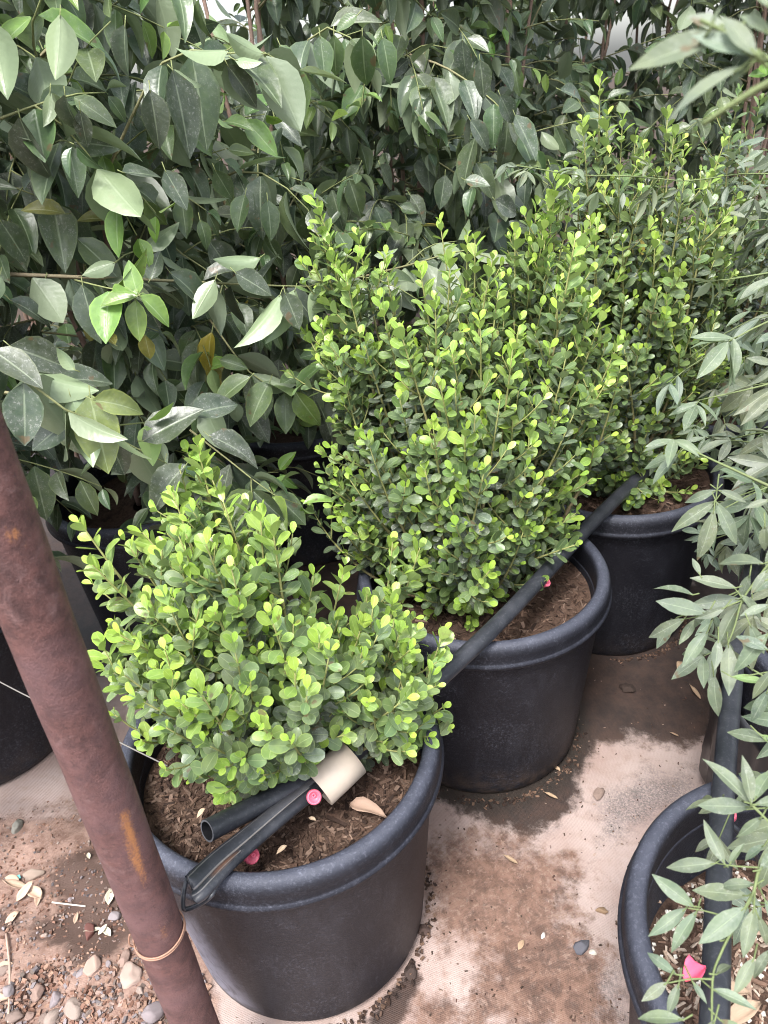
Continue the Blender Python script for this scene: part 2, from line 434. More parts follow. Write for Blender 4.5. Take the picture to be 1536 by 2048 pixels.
e = 60.0
gme = raw_mesh('ground', [(-e, -e, -.07), (e, -e, -.07), (e, e, -.07), (-e, e, -.07)], np.array([[0, 1, 2, 3]]), M_EARTH)
tag(link('ground', gme), kind='structure', label='bare brown earth around the woven mat')
GSTEP = .014
C1_ = (.184, 1.213)
def make_mat():
    xs = np.arange(-1.7, 2.2, GSTEP); ys = np.arange(-.1, 3.6, GSTEP)
    X, Y = np.meshgrid(xs, ys)
    r = np.random.default_rng(3)
    Z = np.zeros_like(X)
    for i in range(26):
        fx, fy = r.normal(0, 9, 2); Z += .0011 * np.sin(fx * X + fy * Y + r.uniform(0, 6))
    px, py, dz = proj(np.stack([X, Y, np.full_like(X, -.018)], -1))
    ok = dz > .15
    px = np.where(ok, px, 9999); py = np.where(ok, py, 9999)
    wet = soft(px, py, [(1100, 1330), (1150, 1200), (1460, 1150), (1460, 1480), (1300, 1484), (1240, 1476), (1195, 1486), (1172, 1530), (1164, 1592), (1130, 1640), (1060, 1668), (960, 1645), (880, 1605), (850, 1590), (900, 1400)], 55)
    wet = np.maximum(wet, .8 * soft(px, py, [(820, 1930), (850, 1950), (790, 2060), (700, 2060)], 22))
    wet = np.maximum(wet, .47 * soft(px, py, [(900, 1700), (1020, 1690), (1100, 1760), (1130, 1880), (1090, 1900), (1040, 1800), (960, 1730)], 40))
    wet = np.maximum(wet, .40 * soft(px, py, [(1150, 1930), (1230, 1930), (1280, 2060), (1150, 2060)], 40))
    # the strips behind the front row and at far right are darkened too
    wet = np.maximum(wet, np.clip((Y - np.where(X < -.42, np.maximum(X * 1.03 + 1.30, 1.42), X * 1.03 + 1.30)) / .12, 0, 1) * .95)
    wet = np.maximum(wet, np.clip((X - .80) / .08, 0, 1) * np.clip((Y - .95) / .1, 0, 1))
    brown = soft(px, py, [(850, 1690), (1030, 1670), (1150, 1740), (1160, 1850), (1210, 1930), (1260, 2080), (920, 2080), (945, 1900), (850, 1830)], 70)
    brown = np.maximum(brown, .85 * soft(px, py, [(1010, 1690), (1160, 1700), (1150, 1735), (1040, 1720)], 25))
    brown = np.maximum(brown, .9 * soft(px, py, [(830, 1985), (960, 2000), (960, 2060), (830, 2060)], 40))
    brown = np.maximum(brown, .75 * soft(px, py, [(60, 1620), (250, 1560), (330, 1700), (120, 1730)], 60))
    dirt = soft(px, py, [(-900, 1600), (20, 1640), (120, 1640), (200, 1610), (300, 1720), (420, 1860), (480, 2400), (-900, 2400)], 36)
    grime = .9 * soft(px, py, [(1190, 1590), (1260, 1540), (1400, 1520), (1400, 1600), (1300, 1650), (1180, 1720)], 60)
    grime = np.maximum(grime, .9 * soft(px, py, [(1140, 1930), (1240, 1920), (1290, 2060), (1140, 2060)], 50))
    grime = np.maximum(grime, .55 * soft(px, py, [(1000, 1640), (1150, 1600), (1180, 1690), (1050, 1730)], 50))
    grime = np.maximum(grime, .95 * np.clip(1 - (np.hypot(X - C1_[0], Y - C1_[1]) - .20) / .09, 0, 1))
    grime = np.maximum(grime, .2)
    # heaped earth on the bare side, with the low diagonal ridge and a dip
    lump = np.zeros_like(X)
    for i in range(40):
        fx, fy = r.normal(0, 30, 2); lump += .0012 * np.sin(fx * X + fy * Y + r.uniform(0, 6))
    ridge = soft(px, py, [(-60, 1800), (120, 1880), (320, 2010), (300, 2048), (80, 1930), (-60, 1860)], 40)
    Z = Z + dirt * (.012 + lump) + ridge * .012
    Z = Z - .018
    n, m = X.shape
    V = np.stack([X, Y, Z], -1).reshape(-1, 3)
    idx = np.arange(n * m).reshape(n, m)
    Q = np.stack([idx[:-1, :-1], idx[:-1, 1:], idx[1:, 1:], idx[1:, :-1]], -1).reshape(-1, 4)
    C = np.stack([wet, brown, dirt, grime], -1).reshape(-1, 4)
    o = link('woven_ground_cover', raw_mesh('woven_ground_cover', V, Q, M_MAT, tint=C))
    dk = soft(px, py, [(95, 1750), (190, 1690), (290, 1740), (330, 1830), (300, 1900), (190, 1960), (90, 1900), (0, 1870), (0, 1840), (110, 1830)], 45)
    da = o.data.attributes.new('dark', 'FLOAT', 'POINT'); da.data.foreach_set('value', dk.astype(np.float32).ravel())
    tag(o, kind='structure', label='stained beige woven weed mat with wet brown patches between the pots')
    return X, Y, Z
GX, GY, GZ = make_mat()
def gz(x, y):
    i = int(np.clip(round((y - GY[0, 0]) / GSTEP), 0, GY.shape[0] - 1)); j = int(np.clip(round((x - GX[0, 0]) / GSTEP), 0, GX.shape[1] - 1))
    return GZ[i, j]
def PG(px, py):
    p = PZ(px, py, -.018); p = PZ(px, py, gz(p[0], p[1])); return p

# ------------------------------------------------------------------ pots
POT_BODY = [(.0005, -.016), (.188, -.016), (.198, -.012), (.204, .002), (.2335, .352), (.234, .366), (.231, .372), (.221, .372), (.2185, .362), (.193, .05), (.0005, .045)]
POT_RIM = [(.2335, .364), (.2425, .366), (.2490, .370), (.2515, .3735), (.2515, .3775), (.2490, .381), (.2478, .384), (.2480, .395), (.2462, .407), (.2418, .4155), (.2350, .4195), (.2275, .4190), (.2220, .4140), (.2200, .404), (.2195, .385), (.2200, .364)]
def pot_mesh(seed, scuff=None, dirty=.25):
    r = np.random.default_rng(seed); ph = r.uniform(0, 6, 3)
    wob = lambda a: .006 * np.sin(2 * a + ph[0]) + .003 * np.sin(3 * a + ph[1])
    out = []
    for nm, prof in (('body', POT_BODY), ('rim', POT_RIM)):
        P = np.asarray(prof)
        if nm == 'body':   # more rings on the side wall for the wear mask
            side = np.stack([np.linspace(.204, .2335, 22), np.linspace(.002, .352, 22)], 1)
            P = np.r_[P[:3], side, P[5:]]
        mb = MB(); mb.lathe(P, 128 if scuff else 80, wob=wob)
        V = mb.V[0]; C = np.ones((len(V), 4)); ang = np.arctan2(V[:, 1], V[:, 0]); z = V[:, 2]
        if nm == 'body':
            C[:, :3] = 1 - (dirty * np.clip(1 - (z + .02) / .10, 0, 1) * (np.hypot(V[:, 0], V[:, 1]) > .18))[:, None]
            if scuff:
                u_, v_, d_ = proj(V + np.array([scuff[0], scuff[1], 0]))
                near = (V[:, 0] * scuff[0] + V[:, 1] * scuff[1] < 0) & (np.hypot(V[:, 0], V[:, 1]) > .2035)
                C[:, 3] = 1 - .85 * soft(u_, v_, [(358, 1850), (376, 1850), (425, 1930), (520, 2048), (560, 2130), (450, 2130), (395, 1960)], 22) * near
        mb.C = [C]
        out.append(mb.mesh('pot_' + nm, M_POT))
    return out
def flake(mb, p, L, w, t, yaw, pitch, rollv, c):
    cx, sx = math.cos(yaw), math.sin(yaw); cp, sp_ = math.cos(pitch), math.sin(pitch)
    u = np.array([cx * cp, sx * cp, sp_]); v = np.array([-sx, cx, 0]) * math.cos(rollv) + np.array([-cx * sp_, -sx * sp_, cp]) * math.sin(rollv)
    n = cross(u, v); k = R.uniform(.35, .8, 2); s = R.uniform(-.25, .25)
    B = []
    for h in (-t / 2, t / 2):
        for a, b in ((-L / 2, -w / 2 * k[0]), (L / 2, -w / 2 + s * w), (L / 2 * .8, w / 2 * k[1]), (-L / 2 * .9, w / 2)):
            B.append(p + u * a + v * b + n * h)
    mb.add(B, [(3, 2, 1, 0), (4, 5, 6, 7), (0, 1, 5, 4), (1, 2, 6, 5), (2, 3, 7, 6), (3, 0, 4, 7)], None, c)
BARK = np.array([(.085, .050, .036), (.15, .095, .068), (.055, .033, .025), (.22, .15, .115), (.12, .075, .055)])
PALE = np.array([(.30, .20, .15), (.42, .31, .24), (.17, .10, .075), (.55, .45, .37), (.24, .15, .11)])
def soil_part(pot, level, seed, nchip, big=0, pal=BARK, perlite=0, low=False, R_in=None):
    r = np.random.default_rng(seed)
    ro = .2185 * (level - .05) / (.362 - .05) + .193 * (.362 - level) / (.362 - .05) if R_in is None else R_in
    nr, na = (5, 20) if low else (26, 72)
    f = r.normal(0, 22, (18, 2)); ph = r.uniform(0, 6, 18)
    def hz(x, y): return level + .0016 * np.sin(np.outer(x, f[:, 0]) + np.outer(y, f[:, 1]) + ph).sum(1) + .012 * (np.hypot(x, y) / .2) ** 2 * np.sin(np.arctan2(y, x) + seed)
    rr = np.linspace(0, 1, nr + 1)[1:] * (ro + .002)
    an = np.linspace(0, 2 * np.pi, na, endpoint=False)
    xy = np.array([(a * math.cos(b), a * math.sin(b)) for a in rr for b in an])
    V = np.r_[np.c_[xy, hz(xy[:, 0], xy[:, 1])], [[0, 0, level]]]
    j = np.arange(na); k = (j + 1) % na
    Q = np.concatenate([np.c_[i * na + j, i * na + k, (i + 1) * na + k, (i + 1) * na + j][:, ::-1] for i in range(nr - 1)])[:, ::-1]
    T = np.c_[np.full(na, nr * na), j, k]
    so_ = link('soil', raw_mesh('soil', V, [Q, T], M_SOIL), pot)
    if nchip:
        mb = MB()
        for i in range(nchip):
            a = r.uniform(0, 2 * np.pi); d = (ro - .006) * math.sqrt(r.uniform(0, 1)); x, y = d * math.cos(a), d * math.sin(a)
            c = pal[r.integers(len(pal))] * r.uniform(.45, 1.1)
            L = r.uniform(.005, .021)
            flake(mb, np.array([x, y, hz(np.array([x]), np.array([y]))[0] + .001]), L, L * r.uniform(.14, .42), .0022, r.uniform(0, 6.3), r.normal(0, .35), r.normal(0, .5), (*c, 1))
        for i in range(perlite):
            a = r.uniform(0, 2 * np.pi); d = (ro - .006) * math.sqrt(r.uniform(0, 1)); x, y = d * math.cos(a), d * math.sin(a)
            flake(mb, np.array([x, y, hz(np.array([x]), np.array([y]))[0] + .002]), .0045, .004, .004, r.uniform(0, 6.3), r.normal(0, .5), r.normal(0, .5), (.75, .72, .66, 1))
        o = mb.build('mulch', M_CHIP, so_, smooth=False); o['kind'] = 'stuff'
    for i in range(big):
        mb = MB(); a = r.uniform(0, 2 * np.pi); d = (ro - .02) * math.sqrt(r.uniform(0, 1)); x, y = d * math.cos(a), d * math.sin(a)
        c = pal[r.integers(len(pal))] * r.uniform(.7, 1.3); L = r.uniform(.016, .042)
        flake(mb, np.zeros(3), L, L * r.uniform(.12, .26), .003, 0, 0, 0, (*c, 1))
        o = mb.build('bark_chip', M_CHIP, so_, smooth=False)
        o.location = (x, y, hz(np.array([x]), np.array([y]))[0] + .004); o.rotation_euler = (r.normal(0, .25), r.normal(0, .15), r.uniform(0, 6.3))
    return hz
_pm = {}
def pot(loc, label, group, seed=0, level=.335, nchip=0, big=0, pal=BARK, perlite=0, scuff=None, dirty=.25, low=False, rot=0.0):
    o = empty('plant_pot', loc, label, 'plant pot', group)
    key = (seed, scuff, dirty)
    if key not in _pm: _pm[key] = pot_mesh(seed, scuff, dirty)
    link('body', _pm[key][0], o); link('rim', _pm[key][1], o)
    soil_part(o, level, seed + 11, nchip, big, pal, perlite, low)
    return o
C0, C1, C2, C3 = np.array([-.188, .813]), np.array([.184, 1.213]), np.array([.568, 1.592]), np.array([.481, .437])
GP = 'black plastic pots of small-leaved shrubs in a row'
pot((*C0, 0), 'black pot with whitish scuff holding the low shrub, beside the rusty pipe', GP, 1, .338, 3200, 34, scuff=(C0[0], C0[1]), dirty=.1)
pot((*C1, 0), 'black pot standing in the wet brown stain, middle one of the row under the pipe', GP, 2, .335, 1600, 18, dirty=.8)
pot((*C2, -.006), 'black pot where the irrigation pipe disappears under the dark shrub', GP, 3, .372, 1300, 20, dirty=.3)
ROW = np.array([.376, .3895]) / math.hypot(.376, .3895); PIT = .541
C1b = C2 + ROW * PIT
pot((*C1b, 0), 'black pot half hidden beyond the dark small-leaved shrub', GP, 4, .36, 0, low=True)
GR = 'black plastic pots of narrow-leaved shrubs'
pot((*C3, 0), 'black pot of pale wood chip mulch under the narrow grey-green leaves', GR, 5, .275, 2200, 30, PALE, 500, dirty=.2)
C4, C5 = np.array([.83, .93]), np.array([1.12, 1.36])
pot((*C4, 0), 'black pot with torn black liner behind the pale mulch pot', GR, 6, .34, 500, 10, PALE, 60, dirty=.5)
pot((*C5, 0), 'black pot in shade behind the torn liner pot', GR, 7, .36, 0, low=True)
GB = 'black plastic pots of the tall broad-leaved hedge'
ROW2 = [np.array([-.98, 1.315]) + ROW * PIT * i for i in range(7)] + [np.array(c) for c in ((1.72, 3.35), (2.3, 3.75), (1.42, 2.9))]
lab2 = ['black pot behind the rusty pipe under big drooping leaves', 'black pot in shade behind the low bright shrub', 'black pot hidden in shade behind the tall bright shrub']
for i, c in enumerate(ROW2[:7]):
    pot((*c, 0), lab2[i] if i < 3 else 'black pot deep in the shade of the broad-leaved hedge', GB, 8 + i % 3, .35, 0, low=True, dirty=.4)

# ------------------------------------------------------------------ leaves
def template(shape, ratio, nc, nr, curl, fold, cup, twist=0., wav=0.):
    v = np.linspace(0, 1, nr + 1) if shape != 'obov' else np.array([0, .14, .34, .58, .78, .92, 1.0])
    nr = len(v) - 1
    if shape == 'obov': w = np.where(v < .62, np.sin(np.pi / 2 * np.clip(v / .62, 0, 1)) ** 1.15, np.sqrt(np.clip(1 - ((v - .62) / .38) ** 2, 0, 1)) ** .9)
    elif shape == 'ovate': w = np.where(v < .36, np.clip(np.sin(np.pi / 2 * np.minimum(v, .36) / .36), 0, 1) ** .75, np.clip(np.cos(np.pi / 2 * (v - .36) / .64), 0, 1) ** .8)
    else: w = np.sin(np.pi * v ** .9) ** .95
    w = w * ratio / 2
    if shape == 'obov': w[-1] = ratio * .17
    w[0] = max(w[0], .018)
    if shape != 'obov': w[-1] = .004
    V, UV = [], []
    for i, t in enumerate(v):
        for j in range(nc + 1):
            s = -1 + 2 * j / nc
            x = s * w[i]
            z = fold * abs(x) + cup * (s * s) * w[i] - curl * (t ** 2) + wav * math.sin(t * 9 + (2 if s > 0 else 0)) * s * s
            y = t - .35 * curl * t ** 3 * abs(curl)
            a = twist * t
            V.append((x * math.cos(a) - z * math.sin(a) * .5, y, z + x * math.sin(a))); UV.append((.5 + s / 2, t))
    Q = [(i * (nc + 1) + j, i * (nc + 1) + j + 1, (i + 1) * (nc + 1) + j + 1, (i + 1) * (nc + 1) + j) for i in range(nr) for j in range(nc)]
    return np.array(V), np.array(Q), np.array(UV)
class Species:
    def __init__(s, name, mat, temps):
        s.name, s.mat, s.temps = name, mat, temps
        s.meshes = [raw_mesh(name, V, Q, mat, uv=U, tint=np.ones((len(V), 4))) for V, Q, U in temps]
BOX = Species('small_leaf', M_BOX, [template('obov', r_, 2, 6, c_, f_, k_) for r_, c_, f_, k_ in ((.62, .06, .22, 0), (.57, .14, .15, 0), (.68, -.05, .2, 0), (.60, .2, .3, 0))])
BOXLO = Species('small_leaf_far', M_BOX, [template('obov', r_, 2, 4, c_, f_, 0) for r_, c_, f_ in ((.60, .1, .25), (.56, .18, .15), (.64, 0, .2))])
PRIV = Species('broad_leaf', M_PRIV, [template('ovate', r_, 4, 6, c_, f_, k_, t_, w_) for r_, c_, f_, k_, t_, w_ in
    ((.54, .12, .30, 0, .1, .006), (.50, .28, .45, 0, -.25, .01), (.58, .05, .2, .1, .2, .012), (.48, .40, .5, .1, .35, .008), (.54, .18, .6, 0, -.1, .006))])
PRIVLO = Species('broad_leaf_far', M_PRIV, [template('ovate', r_, 2, 5, c_, f_, 0) for r_, c_, f_ in ((.54, .12, .3), (.50, .28, .45), (.56, .05, .2))])
LANCE = Species('narrow_leaf', M_LANCE, [template('lance', r_, 4, 6, c_, f_, k_, t_, .006) for r_, c_, f_, k_, t_ in
    ((.30, .10, .35, 0, .1), (.27, .22, .5, 0, -.2), (.33, .05, .25, 0, .15), (.29, .32, .4, .1, .3))])

class Plant:
    def __init__(s, name, label, cat, base, group, sp, stem_cols):
        s.e = empty(name, tuple(base), label, cat, group); s.base = np.asarray(base, float); s.sp = sp
        s.M, s.P, s.C, s.T = [], [], [], []
        s.main, s.twig = MB(), MB(); s.stem_cols = stem_cols; s.allow = None; s.keep = 300
    def leaf(s, p, d, n, L, c, dust, t=None, wide=1.0):
        d = unit(d); n = n - d * (n @ d); n = unit(n); x = cross(d, n)
        if s.allow is not None:
            u, v, z = proj(p + d * L * .6)
            if z > 0 and -60 < u < 1596 and -60 < v < 2108 and not s.allow(u, v): return
        s.M.append(np.stack([x * L * wide, d * L, n * L], 1)); s.P.append(p); s.C.append((*c, dust))
        s.T.append(R.integers(len(s.sp.temps)) if t is None else t)
    def stem(s, pts, r0, r1, main=False):
        if s.sp is PRIV and not main:            # no branch of the hedge hangs down to the bare ground
            u, v, z = proj(np.asarray(pts)[-1])
            if z > 0 and -80 < u < 620 and v > 1130: return
        n = len(pts); r = np.linspace(r0, r1, n)
        a, b = np.array(s.stem_cols[0]), np.array(s.stem_cols[1])
        f = np.clip((r - .0015) / .003, 0, 1)[:, None]
        c = np.c_[b * (1 - f) + a * f, np.ones(n)]
        ns = 7 if main else 4
        mb = s.main if main else s.twig
        mb.tube(pts - s.base, r, ns, np.r_[np.repeat(c, ns, 0), c[:1], c[-1:]])
def resample(pts, step):
    seg = np.linalg.norm(np.diff(pts, axis=0), axis=1); L = np.r_[0, np.cumsum(seg)]
    n = max(2, int(L[-1] / step)); u = np.linspace(0, L[-1], n)
    return np.stack([np.interp(u, L, pts[:, i]) for i in range(3)], 1), L[-1]

def rnd(a, b): return R.uniform(a, b)
# --- small round-leaved shrubs
def box_shoot(pl, pts, start, lvl, look, r0=.003, lead=False):
    """leafy shoot along pts; leaves in opposite crossed pairs, youngest and brightest at the tip"""
    step = look['step'] * rnd(.9, 1.15)
    P, L = resample(pts, step)
    if pl.allow is not None:
        us, vs_, zs = proj(P)
        bad = [i for i in range(len(P)) if not pl.allow(us[i], vs_[i] + 12)]
        if bad and bad[-1] > len(P) * .5:
            first = next((i for i in bad if i > 2), 3)
            if first < 5 or len(P) - first < 3 and first < 5: return
            P = P[:first]
    n = len(P)
    if n < 3: return
    T = np.gradient(P, axis=0); T /= np.linalg.norm(T, axis=1)[:, None] + 1e-9
    pl.stem(P[::2] if n > 8 else P, r0, .0009, lvl == 0)
    a = unit(cross(T[0], R.normal(size=3)))
    vig = look['vig'] * (rnd(1.5, 2.3) if lead else rnd(.8, 1.4) if R.random() < .16 else rnd(.12, .4))
    for i in range(n):
        t = T[i]; a = unit(a - t * (a @ t)); age = (n - 1 - i) * step; u = i / (n - 1)
        if u >= start:
            for sgn in (1, -1):
                if R.random() < .05: continue
                az = a * sgn + .25 * R.normal(size=3); az = unit(az - t * (az @ t))
                th = rnd(.6, 1.15) + (.25 if age > .08 else 0)
                if age < step * 1.5: th *= .55
                d = t * math.cos(th) + az * math.sin(th); nn = t * math.sin(th) - az * math.cos(th) + .12 * R.normal(size=3)
                ow = P[i] - pl.base; ow = ow / (math.hypot(ow[0], ow[1]) + .05) * np.array([1, 1, 0])
                nn = nn * .75 + UPV * .40 + ow * .55 + np.array([0, -.25, 0])
                sz = look['size'] * rnd(.62, 1.2)
                if age < step * .5: sz *= .62
                elif age < step * 1.5: sz *= .90
                elif age < step * 2.5: sz *= 1.0
                elif age > .16: sz *= .86
                f = min(1.0, age / (.050 * vig)); g = min(1.0, max(0.0, (age - .045 * vig) / .11))
                c = look['new'] * (1 - f) + look['mid'] * f
                c = c * (1 - g) + look['old'] * g
                c = c * rnd(.82, 1.18) * np.array([rnd(.92, 1.06), 1, rnd(.88, 1.15)])
                dust = min(1.0, max(0, (age - .02) / .10)) * rnd(.5, 1.15) * look['dust']
                pl.leaf(P[i] + az * .001, d, nn, sz, c, dust)
        a = unit(cross(t, a)) + .15 * R.normal(size=3)
        if lvl < 2 and .12 < u < .97 and age > (.085 if lead else .028) and R.random() < look['branch'][lvl]:
            Ls = min(rnd(.035, .15), age * rnd(.45, .95)) * (1.0 if lvl == 0 else .6)
            if Ls > .022:
                az = unit(cross(t, R.normal(size=3)))
                d = unit(t * rnd(.5, 1.0) + az * rnd(.6, 1.1)); e_ = unit(d + UPV * .8)
                q = bez(P[i], P[i] + d * Ls * .5, P[i] + d * Ls * .5 + e_ * Ls * .5, 8)
                box_shoot(pl, q, .12, lvl + 1, look, .0018)
LOOK = dict(step=.0140, size=.028, new=np.array([.250, .380, .062]), mid=np.array([.114, .178, .064]), old=np.array([.068, .092, .062]), dust=1.0, vig=.85, branch=(.36, .08))
def in_poly(x, y, poly): return poly_sd(np.array([x], float), np.array([y], float), poly)[0] > 0
def boxwood(pl, base, tips, poly, nfill, dep, look, Ylean, rmax, zmin, start=.22, hbow=.35, rad_out=.05):
    """tips: (px, py, depth offset); more tips are spread through the crown's volume"""
    base = np.asarray(base, float); ends = []
    mid_y = float(np.median([t[1] for t in tips]))
    for t in tips: ends.append((PY(t[0], t[1], base[1] + t[2]), t[1] < mid_y or R.random() < .4))
    P = np.array(poly, float); lo, hi = P.min(0), P.max(0); k = 0; tries = 0
    while k < nfill and tries < 20000:
        tries += 1
        x, y = rnd(lo[0], hi[0]), rnd(lo[1], hi[1])
        if not in_poly(x, y, poly): continue
        w = math.sqrt(max(.08, 1 - ((x - (lo[0] + hi[0]) / 2) / ((hi[0] - lo[0]) / 2)) ** 2))
        q = PY(x, y, base[1] + Ylean(y) + rnd(-1, 1) * dep * w)
        if q[2] < zmin or math.hypot(*(q - base)[:2]) > rmax: continue
        ends.append((q, False)); k += 1
    for q, lead in ends:
        h = q - base; a0 = rnd(0, 6.3)
        st = base + np.array([math.cos(a0), math.sin(a0), 0]) * rnd(0, rad_out)
        hor = np.array([h[0], h[1], 0]); D = np.linalg.norm(q - st)
        c = st + hor * rnd(.45, .8) + UPV * max(h[2] * rnd(.22, .45), .02) + R.normal(size=3) * .015
        pts = bez(st, c, q, 24)
        box_shoot(pl, pts, start if D > .2 else .1, 0, look, .0022 + .0045 * min(1, D / .6), lead)
plants = []
STC = ((.26, .175, .125), (.26, .27, .10))
GS = 'small-leaved shrubs potted in a row'
# low mound in the near pot
b0 = np.array([C0[0] + .015, C0[1] + .03, .335])
pl = Plant('potted_shrub', 'low dense shrub of small round leaves, yellow-green tips, in scuffed pot beside rusty pipe', 'shrub', b0, GS, BOX, STC)
pl.allow = lambda u, v: v < np.interp(u, [140, 240, 330, 370, 470, 560, 620, 645, 712, 735, 830, 880, 915], [1400, 1455, 1560, 1625, 1600, 1562, 1540, 1492, 1500, 1535, 1535, 1500, 1440])
tips0 = [(160, 1045, .02), (185, 1130, -.03), (285, 1065, .08), (250, 1080, .05), (375, 905, .16), (395, 890, .15), (360, 940, .14), (410, 925, .17), (440, 985, .10), (345, 985, .1), (425, 960, .12), (520, 1020, .05), (545, 1055, .02), (495, 1010, .08), (460, 1100, -.03),
         (690, 1130, .1), (610, 1165, .08), (785, 1085, .14), (840, 1095, .16), (785, 1190, .05), (725, 1245, 0), (800, 1255, -.02), (820, 1300, -.04), (885, 1262, .03), (875, 1310, .02), (885, 1415, -.03), (895, 1460, -.04),
         (770, 1480, -.13), (835, 1500, -.12), (590, 1345, -.14), (470, 1420, -.16), (390, 1430, -.15), (310, 1430, -.1), (240, 1270, -.06), (210, 1340, -.06), (230, 1430, -.06), (330, 1300, -.08), (430, 1225, -.08),
         (540, 1230, -.1), (640, 1270, -.1), (370, 1560, -.17), (430, 1600, -.18), (480, 1540, -.17), (600, 1560, -.16), (700, 1470, -.15), (660, 1300, -.12), (300, 1200, -.02), (350, 1150, .03), (400, 1130, 0), (580, 1480, -.2), (520, 1450, -.2), (680, 1400, -.18), (760, 1400, -.15)]
poly0 = [(190, 1120), (290, 1140), (360, 1050), (430, 1060), (510, 1110), (600, 1210), (700, 1200), (790, 1170), (830, 1250), (880, 1290), (890, 1450), (820, 1510), (700, 1530), (600, 1560), (500, 1580), (400, 1590), (340, 1560), (300, 1470), (220, 1400), (190, 1250)]
boxwood(pl, b0, tips0, poly0, 95, .13, dict(LOOK, vig=1.15, size=.0305, new=np.array([.265, .400, .07]), mid=np.array([.138, .208, .078]), old=np.array([.088, .110, .076])), lambda y: .10 - .00042 * (y - 1000), .34, .37)
plants.append(pl)
# tall loose one in the middle pot
b1 = np.array([C1[0] - .02, C1[1] + .02, .335])
pl = Plant('potted_shrub', 'tall loose shrub of small round leaves with lime-green upright tips in wet-stained pot', 'shrub', b1, GS, BOX, STC)
pl.allow = lambda u, v: not (u > 850 and v > np.interp(u, [850, 880, 1040, 1041, 1100, 1101, 1150, 1200], [1345, 1322, 1180, 1225, 1225, 1120, 1125, 1075]))
tips1 = [(628, 395, .1), (655, 470, .08), (715, 470, .12), (770, 520, .14), (690, 545, .02), (880, 445, .15), (935, 470, .18), (950, 480, .12), (900, 520, .05), (840, 540, .02), (1030, 465, .12), (985, 520, .05), (1130, 335, .15), (1112, 362, .13), (1145, 395, .14), (1090, 440, .1), (1160, 515, .1), (1060, 455, .12), (640, 430, .1), (665, 510, .06), (1100, 400, .12), (1075, 410, .18), (1170, 460, .12),
         (1185, 590, .05), (1150, 480, .0), (1205, 630, .02), (1235, 690, 0), (1240, 740, .03), (1215, 760, -.02), (1160, 800, -.06), (1135, 700, -.05), (1040, 640, -.04), (1025, 700, -.08), (640, 650, .03), (660, 680, -.01), (615, 670, .06), (760, 600, .0), (720, 860, -.1), (735, 880, -.12),
         (880, 770, -.12), (910, 775, -.1), (865, 845, -.16), (930, 860, -.16), (950, 830, -.15), (970, 935, -.18), (800, 660, -.05), (1000, 560, .02), (870, 600, -.02), (1120, 560, .06), (1090, 480, .1), (1150, 1090, -.12), (1120, 1110, -.14), (1070, 960, -.12), (980, 1140, -.2), (1040, 1200, -.2), (620, 1010, .02), (640, 935, .0), (700, 960, -.06),
         (790, 990, -.12), (850, 940, -.14), (900, 1010, -.18), (820, 1080, -.1), (750, 1060, -.04), (960, 1060, -.18), (1050, 1050, -.12), (1100, 1020, -.04), (1060, 860, -.1), (1000, 800, -.1), (800, 800, -.1), (690, 770, -.02), (900, 690, -.06), (960, 640, -.04), (700, 1110, .05), (780, 1160, 0), (880, 1160, -.1), (940, 1240, -.12), (860, 1230, -.06)]
poly1 = [(650, 640), (720, 640), (800, 630), (880, 600), (950, 610), (1030, 600), (1110, 520), (1165, 580), (1220, 690), (1200, 800), (1140, 900), (1130, 1080), (1060, 1150), (980, 1210), (880, 1240), (760, 1170), (650, 1040), (640, 960), (720, 940), (690, 800), (640, 700)]
boxwood(pl, b1, tips1, poly1, 80, .17, dict(LOOK, size=.0280, vig=1.1), lambda y: .08 - .00022 * (y - 700), .42, .36, start=.2)
plants.append(pl)
# dark one in the third pot, less new growth
b2 = np.array([C2[0], C2[1], .365])
pl = Plant('potted_shrub', 'taller darker small-leaved shrub standing over the end of the irrigation pipe', 'shrub', b2, GS, BOX, STC)
tips2 = [(1200, 155, .05), (1215, 230, .03), (1245, 240, .05), (1165, 240, .02), (1270, 270, .05), (1335, 225, .1), (1350, 260, .05), (1370, 300, .0), (1450, 280, .1), (1425, 340, .05), (1290, 300, 0), (1160, 300, .05), (1180, 440, -.03), (1210, 380, 0), (1245, 470, -.08), (1310, 480, -.1), (1340, 520, -.1), (1410, 390, .05), (1385, 450, 0), (1430, 520, 0),
         (1300, 600, -.14), (1360, 620, -.12), (1250, 600, -.1), (1430, 640, -.05), (1400, 720, -.08), (1300, 850, -.16), (1420, 800, -.08), (1350, 800, -.12), (1280, 720, -.14), (1240, 840, -.12), (1200, 900, -.1), (1130, 900, -.06), (1180, 960, -.12), (1090, 930, .0), (1230, 960, -.14), (1330, 970, -.2), (1290, 990, -.2), (1370, 920, -.14), (1380, 980, -.15), (1260, 1000, -.18)]
poly2 = [(1200, 300), (1260, 310), (1340, 300), (1440, 320), (1470, 420), (1450, 640), (1420, 820), (1390, 960), (1290, 980), (1180, 960), (1080, 940), (1120, 800), (1180, 600), (1160, 420)]
boxwood(pl, b2, tips2, poly2, 75, .2, dict(LOOK, size=.0265, vig=.85, new=np.array([.235, .345, .06]), mid=np.array([.11, .168, .06]), old=np.array([.064, .090, .058]), dust=.7), lambda y: .05 - .00012 * (y - 400), .42, .39, start=.12)
plants.append(pl)
b3 = np.array([C1b[0], C1b[1], .355])
pl = Plant('potted_shrub', 'dark small-leaved shrub half hidden beyond the taller dark one', 'shrub', b3, GS, BOXLO, STC)
poly3 = [(1450, 190), (1560, 150), (1700, 300), (1700, 800), (1400, 800), (1420, 400)]
